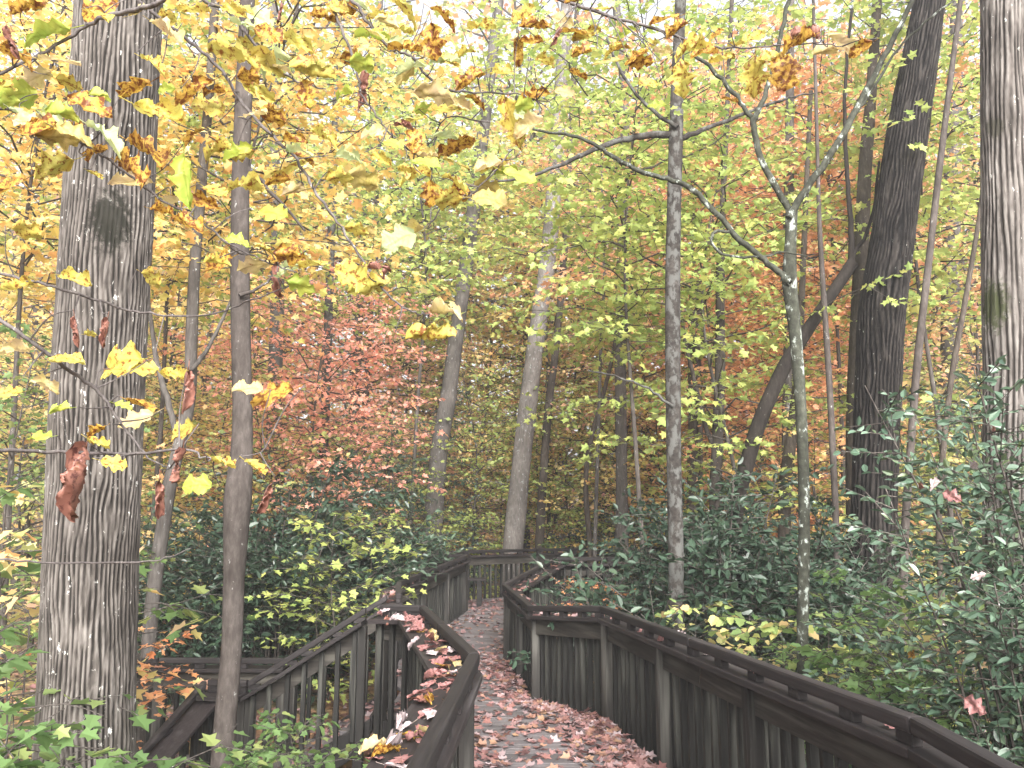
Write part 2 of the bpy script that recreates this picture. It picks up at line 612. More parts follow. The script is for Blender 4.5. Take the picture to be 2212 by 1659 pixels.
def make_bush_arrays(seed, R, H, nstem, T, size, per, tilt=.7, stem_r=.012, mound=True, gap=.05, low=0.0):
    """A many-stemmed evergreen or leafy shrub: stems rise and fan out, twigs fill the volume, leaves ring the twigs."""
    rs = np.random.default_rng(seed)
    wood, leaf = Geo(), Geo()
    P, A, Nn = [], [], []
    for i in range(nstem):
        az = i * 2.39996 + rs.normal() * .3
        rr = R * math.sqrt(rs.random())
        top = np.array([math.cos(az) * rr, math.sin(az) * rr, H * rs.uniform(.6, 1.05) * (1 - .45 * (rr / R) ** 2 if mound else 1)])
        mid = top * [.45, .45, .6]
        st = catmull([(rs.normal() * .05, rs.normal() * .05, -.15), mid + rs.normal(size=3) * .05, top], 5)
        wood.tube(st, np.linspace(stem_r, .003, len(st)), 4)
        for k in range(per):
            f = low + (1 - low) * rs.random() ** .7
            p0 = np.array([np.interp(f, np.linspace(0, 1, len(st)), st[:, j]) for j in range(3)])
            d = rs.normal(size=3)
            d[2] = abs(d[2]) * .6 - .1
            d[:2] += top[:2] / (R + .01) * .8
            d /= np.linalg.norm(d)
            tl = rs.uniform(.15, .42) * max(.5, R)
            e = p0 + d * tl
            wood.tube([p0, (p0 + e) / 2, e], [.004, .003, .002], 3, cap=False)
            m = max(4, int(tl / gap))
            s = (np.arange(m) + rs.random(m)) / m
            P.append(p0 + d * (tl * s)[:, None])
            a = rs.normal(size=(m, 3)) * .7 + d * .7
            a[:, 2] *= .6
            A.append(a)
            Nn.append(np.array([0, 0, 1.0]) + rs.normal(size=(m, 3)) * tilt)
    P, A, Nn = np.concatenate(P), np.concatenate(A), np.concatenate(Nn)
    sz = size * np.clip(rs.normal(1, .2, len(P)), .55, 1.5)
    scatter(leaf, T, P, A, Nn, sz, rs.random(len(P)))
    return wood, leaf


BARK_TWIG = bark_mat('twig_bark', (.035, .030, .028), (.075, .066, .060), (.14, .13, .12), scale=1.5, lichen=.1)
VAR = {}


def variant(key, arrays):
    w, l = arrays
    VAR[key] = (w.mesh(key + '_wood', [BARK_TWIG], smooth=True), l.mesh(key + '_foliage', [LM['green']]))


def plant(key, name, label, cat, x, y, pal, scale=1.0, rz=None, z=None, group=None, sxy=None, stem_name='trunk'):
    """Place one tree or shrub: an Empty at its foot that parents stem and crown (the meshes are shared, the colour is its own)."""
    w, l = VAR[key]
    if z is None:
        z = ground_z(x, y)
    e = empty(name, (x, y, z), label, cat, group, rz=random.uniform(0, 6.28) if rz is None else rz, scale=scale)
    if sxy:
        e.scale = (scale * sxy, scale * sxy, scale)
    link(bpy.data.objects.new(stem_name, w), e)
    c = link(bpy.data.objects.new('crown', l), e)
    c['kind'] = 'stuff'
    c.material_slots[0].link = 'OBJECT'
    c.material_slots[0].material = LM[pal]
    return e


# ------------------------------------------------------------------ ground
def build_ground():
    xs = np.concatenate([np.linspace(-160, -20, 15), np.linspace(-18, 18, 73), np.linspace(20, 160, 15)])
    ys = np.concatenate([np.linspace(-60, -6, 8), np.linspace(-5, 30, 71), np.linspace(32, 90, 20), np.linspace(100, 260, 9)])
    vs = [(x, y, ground_z(x, y) if y < 95 else ground_z(x, 95) + .02 * (y - 95)) for y in ys for x in xs]
    nx = len(xs)
    fs = [(j * nx + i, j * nx + i + 1, (j + 1) * nx + i + 1, (j + 1) * nx + i) for j in range(len(ys) - 1) for i in range(nx - 1)]
    m, nt, N, L, out = new_mat('leaf_covered_forest_floor')
    tc = N.new('ShaderNodeTexCoord')
    vo = N.new('ShaderNodeTexVoronoi')
    vo.inputs['Scale'].default_value = 14
    L.new(tc.outputs['Object'], vo.inputs['Vector'])
    r = ramp(N, [(0, (.10, .06, .035)), (.35, (.22, .12, .06)), (.6, (.32, .17, .08)), (.85, (.16, .09, .05)), (1, (.40, .26, .12))])
    sp = N.new('ShaderNodeSeparateColor')
    L.new(vo.outputs['Color'], sp.inputs[0])
    L.new(sp.outputs[0], r.inputs[0])
    n = N.new('ShaderNodeTexNoise')
    n.inputs['Scale'].default_value = 1.3
    n.inputs['Detail'].default_value = 5
    L.new(tc.outputs['Object'], n.inputs['Vector'])
    r2 = ramp(N, [(.42, (0, 0, 0)), (.62, (.75, .75, .75))])
    L.new(n.outputs['Fac'], r2.inputs[0])
    mx = N.new('ShaderNodeMix')
    mx.data_type = 'RGBA'
    L.new(r2.outputs[0], mx.inputs[0])
    L.new(r.outputs[0], mx.inputs[6])
    mx.inputs[7].default_value = (.07, .085, .035, 1)
    bp = N.new('ShaderNodeBump')
    bp.inputs['Strength'].default_value = .8
    bp.inputs['Distance'].default_value = .03
    L.new(vo.outputs['Distance'], bp.inputs['Height'])
    p = N.new('ShaderNodeBsdfPrincipled')
    p.inputs['Roughness'].default_value = .9
    L.new(mx.outputs[2], p.inputs['Base Color'])
    L.new(bp.outputs[0], p.inputs['Normal'])
    L.new(p.outputs[0], out.inputs[0])
    o = link(bpy.data.objects.new('ground', mesh_py('ground', vs, fs, m, smooth=True)))
    tag(o, 'leaf covered forest floor beneath the trees and boardwalk', None, kind='structure')
    # fallen leaves on the floor
    n = 26000
    x = RNG.normal(0, 7, n)
    y = RNG.uniform(1, 26, n)
    z = np.array([ground_z(a, b) for a, b in zip(x, y)]) + RNG.uniform(.005, .05, n)
    g = Geo()
    scatter(g, T_BROAD, np.stack([x, y, z], 1), RNG.normal(size=(n, 3)) * [1, 1, .15], np.array([0, 0, 1.0]) + RNG.normal(size=(n, 3)) * .35,
            RNG.uniform(.06, .13, n), RNG.random(n))
    o = link(bpy.data.objects.new('leaf_litter', g.mesh('leaf_litter', [LM['litter']])))
    tag(o, 'brown and orange fallen leaves covering the forest floor', 'leaf litter', kind='stuff')


build_ground()

# ------------------------------------------------------------------ boardwalk
R1 = railpt(1981, 1549)
C2 = railpt(1301, 1308)
def railpt_at(x, y, Y):
    p = unp(x, y, Y)
    return (p.x, Y, p.z - HR)


C1 = railpt_at(1147, 1307.6, 9.7)
R4 = railpt_at(1089, 1260, 12.2)
R5 = railpt(1200, 1203)
L1 = railpt(1024, 1410)
L2 = railpt(913, 1308)
L3 = railpt(822, 1306)
L4 = railpt(862, 1256)
L5 = railpt(1011, 1197)
F1 = railpt(1002, 1189)
F2 = railpt(1159, 1185)
F3 = railpt(1354, 1182)
print('RAIL', {k: tuple(round(c, 2) for c in v) for k, v in dict(R1=R1, C2=C2, C1=C1, R4=R4, R5=R5, L1=L1, L2=L2, L3=L3, L4=L4, L5=L5, F1=F1, F2=F2, F3=F3).items()})


def hexa(name, c8, mat, parent, bevel=0.0):
    """Board from 8 corners: 4 of the start section then 4 of the end section (each going round). Its origin is at its start, axis along local Y."""
    a, b = [Vector(p) for p in c8[:4]], [Vector(p) for p in c8[4:]]
    o0 = sum(a, Vector()) / 4
    d = (sum(b, Vector()) / 4 - o0)
    ang = math.atan2(-d.x, d.y) if (abs(d.x) + abs(d.y)) > 1e-4 else 0.0
    M = Matrix.Translation(o0) @ Matrix.Rotation(ang, 4, 'Z')
    Mi = M.inverted()
    vs = [Mi @ p for p in a + b]
    fs = [(0, 1, 2, 3), (7, 6, 5, 4), (0, 4, 5, 1), (1, 5, 6, 2), (2, 6, 7, 3), (3, 7, 4, 0)]
    bm = bmesh.new()
    bv = [bm.verts.new(v) for v in vs]
    for f in fs:
        bm.faces.new([bv[i] for i in f])
    bmesh.ops.recalc_face_normals(bm, faces=bm.faces[:])
    if bevel > 0:
        bmesh.ops.bevel(bm, geom=bm.edges[:], offset=bevel, segments=2, affect='EDGES', profile=.6)
    me = bpy.data.meshes.new(name)
    bm.to_mesh(me)
    bm.free()
    me.materials.append(mat)
    o = link(bpy.data.objects.new(name, me), parent)
    o.matrix_local = M
    return o


def box_mesh(name, sx, sy, z0, z1, mat, bevel=0.0):
    bm = bmesh.new()
    bmesh.ops.create_cube(bm, size=1)
    for v in bm.verts:
        v.co = Vector((v.co.x * sx, v.co.y * sy, z0 + (v.co.z + .5) * (z1 - z0)))
    if bevel:
        bmesh.ops.bevel(bm, geom=bm.edges[:], offset=bevel, segments=1, affect='EDGES')
    me = bpy.data.meshes.new(name)
    bm.to_mesh(me)
    bm.free()
    me.materials.append(mat)
    return me


PICKET = box_mesh('picket', .042, .056, -.14, .862, WPICK, .004)
POST = box_mesh('post', .092, .092, -.05, .862, WPOST, .006)
POST_LONG = box_mesh('post', .092, .092, -1.3, .862, WPOST, .006)
BLOCK = box_mesh('block', .11, .05, .906, .957, WHAND, .004)
CAP0, CAP1 = -.05, .235


def railing(pts, side, label, group=None, post_gap=1.5, first=True, last=True, picket_gap=.14, posts=None, long_posts=True):
    """Railing along a line of points at deck level; side=+1 when its outer face lies to the right of the line's direction."""
    P = [Vector(p) for p in pts]
    n = len(P)
    root = empty('railing', P[0], label, 'railing', group)
    inv = Matrix.Translation(-P[0])
    D = [(P[i + 1] - P[i]) for i in range(n - 1)]
    Nn = []
    for d in D:
        h = Vector((d.x, d.y, 0)).normalized()
        Nn.append(Vector((h.y, -h.x, 0)) * side)

    def off(i, o):
        if i == 0:
            return P[0] + Nn[0] * o
        if i == n - 1:
            return P[-1] + Nn[-1] * o
        m = (Nn[i - 1] + Nn[i])
        m = m / max(.5, m.dot(Nn[i]))
        return P[i] + m * o

    up = Vector((0, 0, 1))

    def board(name, mat, o0, o1, z0, z1, bevel, maxlen=3.2, shrink=0.0):
        for i in range(n - 1):
            a0, a1, b0, b1 = off(i, o0), off(i, o1), off(i + 1, o0), off(i + 1, o1)
            k = max(1, int(math.ceil(D[i].length / maxlen)))
            for j in range(k):
                t0, t1 = j / k, (j + 1) / k
                g = .003 / max(.1, D[i].length)
                t0, t1 = t0 + g, t1 - g
                s0, s1, e0, e1 = a0.lerp(b0, t0), a1.lerp(b1, t0), a0.lerp(b0, t1), a1.lerp(b1, t1)
                jz = random.uniform(-.002, .002)
                c = [s0 + up * (z0 + jz), s1 + up * (z0 + jz), s1 + up * (z1 + jz), s0 + up * (z1 + jz),
                     e0 + up * (z0 + jz), e1 + up * (z0 + jz), e1 + up * (z1 + jz), e0 + up * (z1 + jz)]
                hexa(name, [inv @ p for p in c], mat, root, bevel)

    board('handrail', WHAND, -.034, .034, .955, HR, .014)
    board('cap_board', WCAP, CAP0, CAP1, .866, .906, .006)
    board('top_stringer', WSTR, .036, .072, .70, .862, .004)
    board('rim_board', WDARK, .036, .072, -.30, -.03, 0)

    def put(name, me, p, d, tilt=0.0):
        o = link(bpy.data.objects.new(name, me), root)
        o.location = inv @ p
        o.rotation_euler = (random.gauss(0, tilt), random.gauss(0, tilt), math.atan2(d.y, d.x))
        return o

    for i in range(n - 1):
        Lh = Vector((D[i].x, D[i].y, 0)).length
        np_ = max(1, int(round(Lh / post_gap)))
        for k in range(np_ + 1):
            if k == np_ and i < n - 2:
                continue
            if (k == 0 and i == 0 and not first) or (k == np_ and i == n - 2 and not last):
                continue
            t = min(max(k / np_, .03 / Lh), 1 - .05 / Lh)
            if k == 0 and i > 0:
                p = off(i, .045)
            else:
                p = P[i] + D[i] * t + Nn[i] * .045
            put('post', POST_LONG if long_posts else POST, p, D[i], .004)
        nb = max(2, int(round(Lh / .48)))
        for k in range(nb + 1):
            if k == nb and i < n - 2:
                continue
            t = min(max(k / nb, .06 / Lh), 1 - .06 / Lh)
            put('block', BLOCK, P[i] + D[i] * t, D[i])
        npk = max(1, int(Lh / picket_gap))
        a0, b0 = off(i, .104), off(i + 1, .104)
        for k in range(npk):
            t = (k + .5) / npk
            put('picket', PICKET, a0.lerp(b0, t) + up * random.uniform(-.006, 0), D[i], .006)
    return root


R0 = (1.33, -1.6, 0)
R1b = (1.50, 2.3, 0)
L0 = (-.42, -1.6, 0)
L0b = (-.30, 2.45, 0)
L4b = (L3[0] - .02, L3[1] + 1.42, zdeck(L3[1] + 1.42))
RIGHT = [R0, R1b, R1, C2, C1, R4, R5, (R5[0] + .9, R5[1] + .03, R5[2]), (6.5, R5[1] + .9, R5[2])]
LEFT = [L0, L0b, L1, L2, L3]
LEFT2 = [L4b, L4, L5, (-1.65, L5[1] + .35, L5[2])]
FAR = [(-1.75, L5[1] + .75, L5[2]), F1, F2, F3, (6.5, F3[1] + .7, F3[2])]
railing(RIGHT, 1, 'long dark wooden railing along the right edge of the leafy boardwalk', 'boardwalk railings')
railing(LEFT, -1, 'dark wooden railing in the left foreground with leaves on its wide cap', 'boardwalk railings')
railing(LEFT2, -1, 'wooden railing beyond the stair opening, leading up to the bench', 'boardwalk railings')
railing(FAR, -1, 'far wooden railing closing the platform at the end of the boardwalk', 'boardwalk railings')

# stairs on the left, down to a landing, then a second flight
SX0, SY0, SY1 = L3[0] - .02, L3[1] + .02, L4b[1] - .02
LZ = -.76
SX1 = SX0 - (.0 - LZ) / .62
railing([(SX0 - .12, SY0, -.07), (SX1, SY0, LZ)], -1, 'sloping railing on the near side of the stairs left of the boardwalk', 'stair railings', post_gap=1.3)
railing([(SX0 - .12, SY1, -.07), (SX1, SY1, LZ)], 1, 'sloping railing on the far side of the stairs left of the boardwalk', 'stair railings', post_gap=1.3)
LX = SX1 - 1.45
railing([(SX1 - .03, SY1, LZ), (LX, SY1 + .03, LZ), (LX - .75, SY1 - .4, LZ)], 1, 'level railing on the far side of the stair landing behind the young tree',
        'stair railings')
FD = Vector((-.36, -.93, 0))
fa = Vector((SX1 - .42, SY0 + .1, LZ))
fb = fa + FD * 1.9 + Vector((0, 0, -1.15))
railing([(SX1 - .02, SY0 + .05, LZ), tuple(fa)], -1, 'short level railing on the near side of the stair landing', 'stair railings')
railing([tuple(fa + FD * .05), tuple(fb)], 1 * -1, 'railing of the lower stairs sloping down toward the big trunk', 'stair railings', post_gap=1.2)


def stairs(name, label, p0, d, side_v, width, n, rise, run):
    root = empty(name, p0, label, 'stairs')
    d = Vector(d).normalized()
    s = Vector(side_v).normalized()
    for k in range(n):
        z = -rise * (k + 1)
        for j in range(2):
            a = d * (run * k + j * run * .5 + .004)
            b = d * (run * k + (j + 1) * run * .5 - .004 + .01 * j)
            c = [a + Vector((0, 0, z - .04)), a + s * width + Vector((0, 0, z - .04)), a + s * width + Vector((0, 0, z)), a + Vector((0, 0, z)),
                 b + Vector((0, 0, z - .04)), b + s * width + Vector((0, 0, z - .04)), b + s * width + Vector((0, 0, z)), b + Vector((0, 0, z))]
            hexa('tread', c, WDECK, root, .004)
        a = d * (run * k - .012)
        b = d * (run * k + .012)
        c = [a + Vector((0, 0, z + .002)), a + s * width + Vector((0, 0, z + .002)), a + s * width + Vector((0, 0, z + rise - .042)), a + Vector((0, 0, z + rise - .042)),
             b + Vector((0, 0, z + .002)), b + s * width + Vector((0, 0, z + .002)), b + s * width + Vector((0, 0, z + rise - .042)), b + Vector((0, 0, z + rise - .042))]
        hexa('riser', c, WDARK, root)
    for o in (-.05, width + .01):
        a = s * o + Vector((0, 0, -.06))
        b = s * o + d * (run * n) + Vector((0, 0, -rise * n - .06))
        t = s * .04
        c = [a + Vector((0, 0, -.26)), a + t + Vector((0, 0, -.26)), a + t, a, b + Vector((0, 0, -.26)), b + t + Vector((0, 0, -.26)), b + t, b]
        hexa('stringer', c, WDARK, root)
    return root


stairs('staircase', 'short wooden stairs littered with leaves, descending left from the boardwalk', (SX0 - .06, SY0 + .08, -.03), (-1, 0, 0), (0, 1, 0), SY1 - SY0 - .16, 4, .182, .29)
stairs('staircase', 'lower wooden stairs dropping from the landing behind the big trunk', (SX1 - .5, SY0 + .06, LZ), FD, (-.93, .36, 0), 1.2, 6, .18, .29)

# deck planks
boardwalk = empty('boardwalk', (0, 0, 0), 'grey plank boardwalk strewn with fallen leaves', None)
boardwalk['kind'] = 'structure'


def poly_x(pts, Y):
    tab = sorted([(p[1], p[0]) for p in pts])
    return interp(tab, Y)


LB = [L0, L0b, L1, L2, (L3[0] + .05, L3[1] + .01), (L3[0] + .05, L4b[1] - .02), (L4b[0], L4b[1]), L4, L5]


def extents(Y):
    left = poly_x(LB, Y) if Y < L5[1] else (-1.7 if Y < L5[1] + .7 else (interp([(-1.7 * 0 + L5[1] + .7, -1.75), (F1[1], F1[0]), (F2[1], F2[0]), (F3[1], F3[0])], Y)))
    if Y < R5[1]:
        right = poly_x(RIGHT[:7], Y)
    else:
        right = 6.3
    return left + .01, right - .01


def side_z(pts, Y, _):
    if Y > L5[1]:
        return zdeck(Y)
    return interp(sorted([(p[1], p[2] if len(p) > 2 else zdeck(p[1])) for p in pts] + [(16.0, .16)]), Y)


def deck_z(x, Y):
    a, b = extents(Y)
    t = max(0, min(1, (x - a) / max(.1, b - a)))
    return side_z(LB, Y, 0) * (1 - t) + side_z(RIGHT[:7], Y, 0) * t


PITCH = .142
Yr = -1.5
while Yr < F3[1] - .05:
    y0, y1 = Yr + .002, Yr + PITCH - .002
    (a0, b0), (a1, b1) = extents(y0), extents(y1)
    if abs(a0 - a1) < .8 and abs(b0 - b1) < .8 and b0 - a0 > .3:
        z0, z1 = side_z(LB, y0, -.05), side_z(LB, y1, -.05)
        w0, w1 = side_z(RIGHT[:7], y0, .05), side_z(RIGHT[:7], y1, .05)
        jz = random.uniform(-.003, .001)
        c = [Vector((a0, y0, z0 - .04 + jz)), Vector((a0, y0, z0 + jz)), Vector((a1, y1, z1 + jz)), Vector((a1, y1, z1 - .04 + jz)),
             Vector((b0, y0, w0 - .04 + jz)), Vector((b0, y0, w0 + jz)), Vector((b1, y1, w1 + jz)), Vector((b1, y1, w1 - .04 + jz))]
        o0 = c[0]
        bm = bmesh.new()
        bv = [bm.verts.new(v - o0) for v in c]
        for f in [(0, 1, 2, 3), (7, 6, 5, 4), (0, 4, 5, 1), (1, 5, 6, 2), (2, 6, 7, 3), (3, 7, 4, 0)]:
            bm.faces.new([bv[i] for i in f])
        bmesh.ops.recalc_face_normals(bm, faces=bm.faces[:])
        bmesh.ops.bevel(bm, geom=bm.edges[:], offset=.004, segments=1, affect='EDGES')
        me = bpy.data.meshes.new('plank')
        bm.to_mesh(me)
        bm.free()
        me.materials.append(WDECK)
        link(bpy.data.objects.new('plank', me), boardwalk).location = o0
    Yr += PITCH
for k in range(11):                                                # landing planks
    y0 = SY0 + k * (SY1 - SY0) / 11
    y1 = y0 + (SY1 - SY0) / 11 - .006
    c = [(SX1 + .08, y0, LZ - .04), (SX1 + .08, y0, LZ), (SX1 + .08, y1, LZ), (SX1 + .08, y1, LZ - .04), (LX - .5, y0, LZ - .04), (LX - .5, y0, LZ), (LX - .5, y1, LZ), (LX - .5, y1, LZ - .04)]
    hexa('plank', c, WDECK, boardwalk, .003)

# bench in the corner of the far platform
bz = zdeck(15.4)
by = L5[1] + .55
bench = empty('bench', (-1.0, by, bz), 'small dark wooden bench in the corner of the far platform', 'bench')
for k in range(3):
    hexa('seat_board', [(-.55, k * .14, .50), (-.55, k * .14 + .13, .50), (-.55, k * .14 + .13, .54), (-.55, k * .14, .54),
                        (.50, k * .14, .50), (.50, k * .14 + .13, .50), (.50, k * .14 + .13, .54), (.50, k * .14, .54)], WCAP, bench, .004)
for x in (-.45, .32):
    hexa('leg', [(x, .03, .0), (x + .09, .03, .0), (x + .09, .36, .0), (x, .36, .0), (x, .03, .497), (x + .09, .03, .497), (x + .09, .36, .497), (x, .36, .497)], WDARK, bench)


# ------------------------------------------------------------------ trunks of the trees one can tell apart
def vnoise(u, v, pu, seed):
    """Value noise, periodic in u with period pu."""
    rs = np.random.default_rng(seed)
    nv = int(np.max(v)) + 3
    tab = rs.random((pu, nv))
    iu, iv = np.floor(u).astype(int), np.floor(v).astype(int)
    fu, fv = u - iu, v - iv
    fu, fv = fu * fu * (3 - 2 * fu), fv * fv * (3 - 2 * fv)
    a = tab[iu % pu, iv] * (1 - fu) + tab[(iu + 1) % pu, iv] * fu
    b = tab[iu % pu, iv + 1] * (1 - fu) + tab[(iu + 1) % pu, iv + 1] * fu
    return a * (1 - fv) + b * fv


def trunk_mesh(name, pts, radii, mat, seg=20, per=10, ridge=0.0, ridges=30, ridge_len=.22, seed=1, lump=.04):
    """Trunk along 3-D points with real bark furrows when ridge > 0; origin at the foot."""
    o0 = Vector(pts[0])
    C = catmull(pts, per)
    Rr = np.interp(np.linspace(0, 1, len(C)), np.linspace(0, 1, len(radii)), radii)
    s = np.concatenate([[0], np.cumsum(np.linalg.norm(np.diff(C, axis=0), axis=1))])
    if ridge > 0:
        m = int(s[-1] / .026)
        ss = np.linspace(0, s[-1], m)
        C = np.stack([np.interp(ss, s, C[:, k]) for k in range(3)], 1)
        Rr = np.interp(ss, s, Rr)
        s = ss
    n = len(C)
    d = np.gradient(C, axis=0)
    d /= np.linalg.norm(d, axis=1)[:, None]
    u0 = np.array([1.0, 0, 0])
    U = u0 - d * (d @ u0)[:, None]
    U /= np.linalg.norm(U, axis=1)[:, None]
    W = np.cross(d, U)
    a = np.linspace(0, 2 * np.pi, seg, endpoint=False)
    A, S = np.meshgrid(a, s)
    lum = vnoise(A / (2 * np.pi) * 5, S / .9, 5, seed) - .5
    rad = Rr[:, None] * (1 + lump * 2 * lum)
    hh = np.zeros_like(A)
    if ridge > 0:
        w = A / (2 * np.pi) * ridges + 1.5 * (vnoise(A / (2 * np.pi) * 9, S / (ridge_len * 3.2), 9, seed + 3) - .5) + ridges
        w = w + .95 * (vnoise(A / (2 * np.pi) * ridges * .5, S / (ridge_len * 1.2), max(2, ridges // 2), seed + 5) - .5)
        n2 = vnoise(A / (2 * np.pi) * ridges * 2, S / (ridge_len * .45), ridges * 2, seed + 6)
        n3 = vnoise(A / (2 * np.pi) * ridges * 3, S / .03, ridges * 3, seed + 7)
        f = np.abs((w - np.floor(w)) - .5) * 2
        f = np.clip((f - .35) / .55, 0, 1)
        brk = np.clip(vnoise(A / (2 * np.pi) * ridges, S / (ridge_len * .8), ridges, seed + 8) * 1.7 - .1, 0, 1)
        hh = (1 - f * f * (3 - 2 * f) * (.2 + .8 * brk)) * .54 + n2 * .30 + n3 * .18
        rad = rad + ridge * (hh - .5)
    V = C[:, None, :] + rad[:, :, None] * (np.cos(A)[:, :, None] * U[:, None, :] + np.sin(A)[:, :, None] * W[:, None, :])
    V = V.reshape(-1, 3) - np.array(o0)
    i, k = np.meshgrid(np.arange(n - 1), np.arange(seg), indexing='ij')
    k2 = (k + 1) % seg
    q = np.stack([i * seg + k, i * seg + k2, (i + 1) * seg + k2, (i + 1) * seg + k], -1).reshape(-1)
    me = mesh_np(name, V, np.full((n - 1) * seg, 4), q, mats=[mat], smooth=True, attrs={'ridge': hh.ravel()} if ridge > 0 else None)
    return me, o0


def tree(label, px, Y, mat, Ytop=None, extra_up=2.5, name='tree', group=None, seg=14, ridge=0.0, ridges=30, ridge_len=.22, seed=1, lump=.05, flare=1.25, limbs=(), cat='tree'):
    """px: (x, y, width) on the photograph from the foot up; Y its distance. The foot goes down to the ground."""
    pts, rad = [], []
    nP = len(px)
    for i, (x, y, w) in enumerate(px):
        f = i / max(1, nP - 1)
        yy = Y + ((Ytop - Y) * f if Ytop else 0)
        p = unp(x, y, yy)
        pts.append(p)
        rad.append(w / 2 * (p - Vector((0, 0, EYE))).length / math.hypot(FPX, math.hypot(x - CX, y - CY)))
    gz = ground_z(pts[0].x, pts[0].y) - .1
    if pts[0].z > gz + .2:
        d = (pts[0] - pts[1])
        d = d / max(.3, abs(d.z))
        foot = pts[0] + Vector((d.x * .3, d.y * .3, 0)) * (pts[0].z - gz)
        foot.z = gz
        pts.insert(0, pts[0].lerp(foot, .5))
        rad.insert(0, rad[0] * 1.03)
        pts.insert(0, foot)
        rad.insert(0, rad[0] * flare)
    if extra_up:
        d = (pts[-1] - pts[-2]).normalized()
        pts.append(pts[-1] + d * extra_up)
        rad.append(rad[-1] * .8)
    me, o0 = trunk_mesh('trunk', pts, rad, mat, seg=seg, ridge=ridge, ridges=ridges, ridge_len=ridge_len, seed=seed, lump=lump)
    e = empty(name, o0, label, cat, group)
    link(bpy.data.objects.new('trunk', me), e)
    for lp in limbs:
        lpx, ly = lp[0], lp[1]
        q, r = [], []
        for (x, y, w) in lpx:
            p = unp(x, y, ly)
            q.append(p - o0)
            r.append(.8 * w / 2 * (p - Vector((0, 0, EYE))).length / math.hypot(FPX, math.hypot(x - CX, y - CY)))
        g = Geo()
        C = catmull(q, 5)
        C += np.random.default_rng(len(q)).normal(size=C.shape) * .006
        g.tube(C, np.interp(np.linspace(0, 1, len(C)), np.linspace(0, 1, len(r)), r), 8)
        link(bpy.data.objects.new('limb', g.mesh('limb', [mat], smooth=True)), e)
    return e


def at(x, y, Y, off=(0, 0, 0)):
    return unp(x, y, Y)


t1_foot = None
B_OAK = bark_mat('grey_oak_bark', (0.044, 0.0384, 0.0336), (0.136, 0.124, 0.112), (0.288, 0.272, 0.256), scale=1.0, stretch=6, bump=.6, lichen=.16, lichen_col=(0.416, 0.408, 0.384), use_h=True)
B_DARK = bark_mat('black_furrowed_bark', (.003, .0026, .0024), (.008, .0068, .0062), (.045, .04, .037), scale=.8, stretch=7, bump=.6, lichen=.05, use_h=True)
B_PALE = bark_mat('pale_flaky_bark', (.07, .06, .055), (.21, .19, .175), (.42, .39, .37), scale=.9, stretch=8, bump=.6, lichen=.12, use_h=True)
B_SMOOTH = bark_mat('smooth_brown_grey_bark', (0.0375, 0.0315, 0.0285), (0.06375, 0.05475, 0.05025), (0.105, 0.093, 0.08625), scale=.7, stretch=3, bump=.3, lichen=.12, lichen_col=(0.315, 0.315, 0.3))
B_GREY = bark_mat('grey_bark', (0.044, 0.0392, 0.0368), (0.084, 0.0768, 0.072), (0.136, 0.1264, 0.12), scale=.8, stretch=5, bump=.45, lichen=.16, lichen_col=(0.384, 0.4, 0.4))
B_LIGHT = bark_mat('light_grey_bark', (0.0792, 0.072, 0.0684), (0.144, 0.1332, 0.126), (0.216, 0.2016, 0.1944), scale=.8, stretch=5, bump=.45, lichen=.2, lichen_col=(0.3024, 0.324, 0.324))
B_MOT = bark_mat('mottled_dark_bark', (0.016, 0.0144, 0.0128), (0.0384, 0.0344, 0.0312), (0.072, 0.0664, 0.0616), scale=.55, stretch=.8, bump=.3, lichen=.42, lichen_col=(0.084, 0.084, 0.0784))
B_LICH = bark_mat('lichen_spotted_bark', (.035, .038, .030), (.075, .080, .062), (.15, .16, .13), scale=.6, stretch=1.2, bump=.3, lichen=.36, lichen_col=(.46, .50, .46))
B_LEAN = bark_mat('very_dark_brown_bark', (.009, .0075, .0065), (.02, .0168, .0145), (.042, .036, .031), scale=.9, stretch=4, bump=.4, lichen=.05)
B_BROWN = bark_mat('dark_brown_bark', (.03, .024, .02), (.06, .05, .042), (.11, .095, .08), scale=.9, stretch=4, bump=.4, lichen=.08)


def patch_mat(base_kw, name, spots):
    return bark_mat(name, patches=spots, **base_kw)


# big oak on the left
o_pts = [(182, 1659, 197), (188, 1500, 190), (196, 1250, 186), (205, 1000, 182), (218, 750, 178), (232, 500, 176), (245, 250, 173), (258, 0, 168)]
foot = unp(182, 1659, 5.3)
gzo = ground_z(foot.x, foot.y) - .1
ofs = lambda x, y: tuple(unp(x, y, 5.0) - Vector((foot.x - .05, foot.y, gzo)))
OAK = bark_mat('grey_oak_bark_with_moss', (.017, .015, .0135), (.062, .055, .05), (.165, .153, .143), scale=1.0, stretch=6, bump=.6, lichen=.14, lichen_col=(.52, .51, .48), use_h=True,
               patches=[(ofs(215, 470), (.20, .26), (.009, .009, .006), .92), (ofs(240, 590), (.12, .12), (.022, .02, .016), .85), (ofs(215, 1020), (.13, .16), (.05, .042, .035), .7)])
tree('big grey oak trunk with furrowed bark in the left foreground', o_pts, 5.3, OAK, extra_up=3, seg=320, ridge=.024, ridges=58, ridge_len=.20, seed=4, lump=.015)
tree('slender smooth brown trunk rising beside the stair landing', [(484, 1600, 48), (500, 1400, 43), (505, 1250, 44), (514, 1080, 60), (522, 980, 47), (524, 870, 41), (518, 620, 41), (520, 400, 37), (527, 200, 36), (535, 0, 31)], 6.8, B_SMOOTH,
     seg=20, limbs=[([(524, 350, 14), (590, 420, 10), (660, 500, 6)], 6.8), ([(515, 640, 12), (560, 620, 8), (600, 590, 5)], 6.7)])
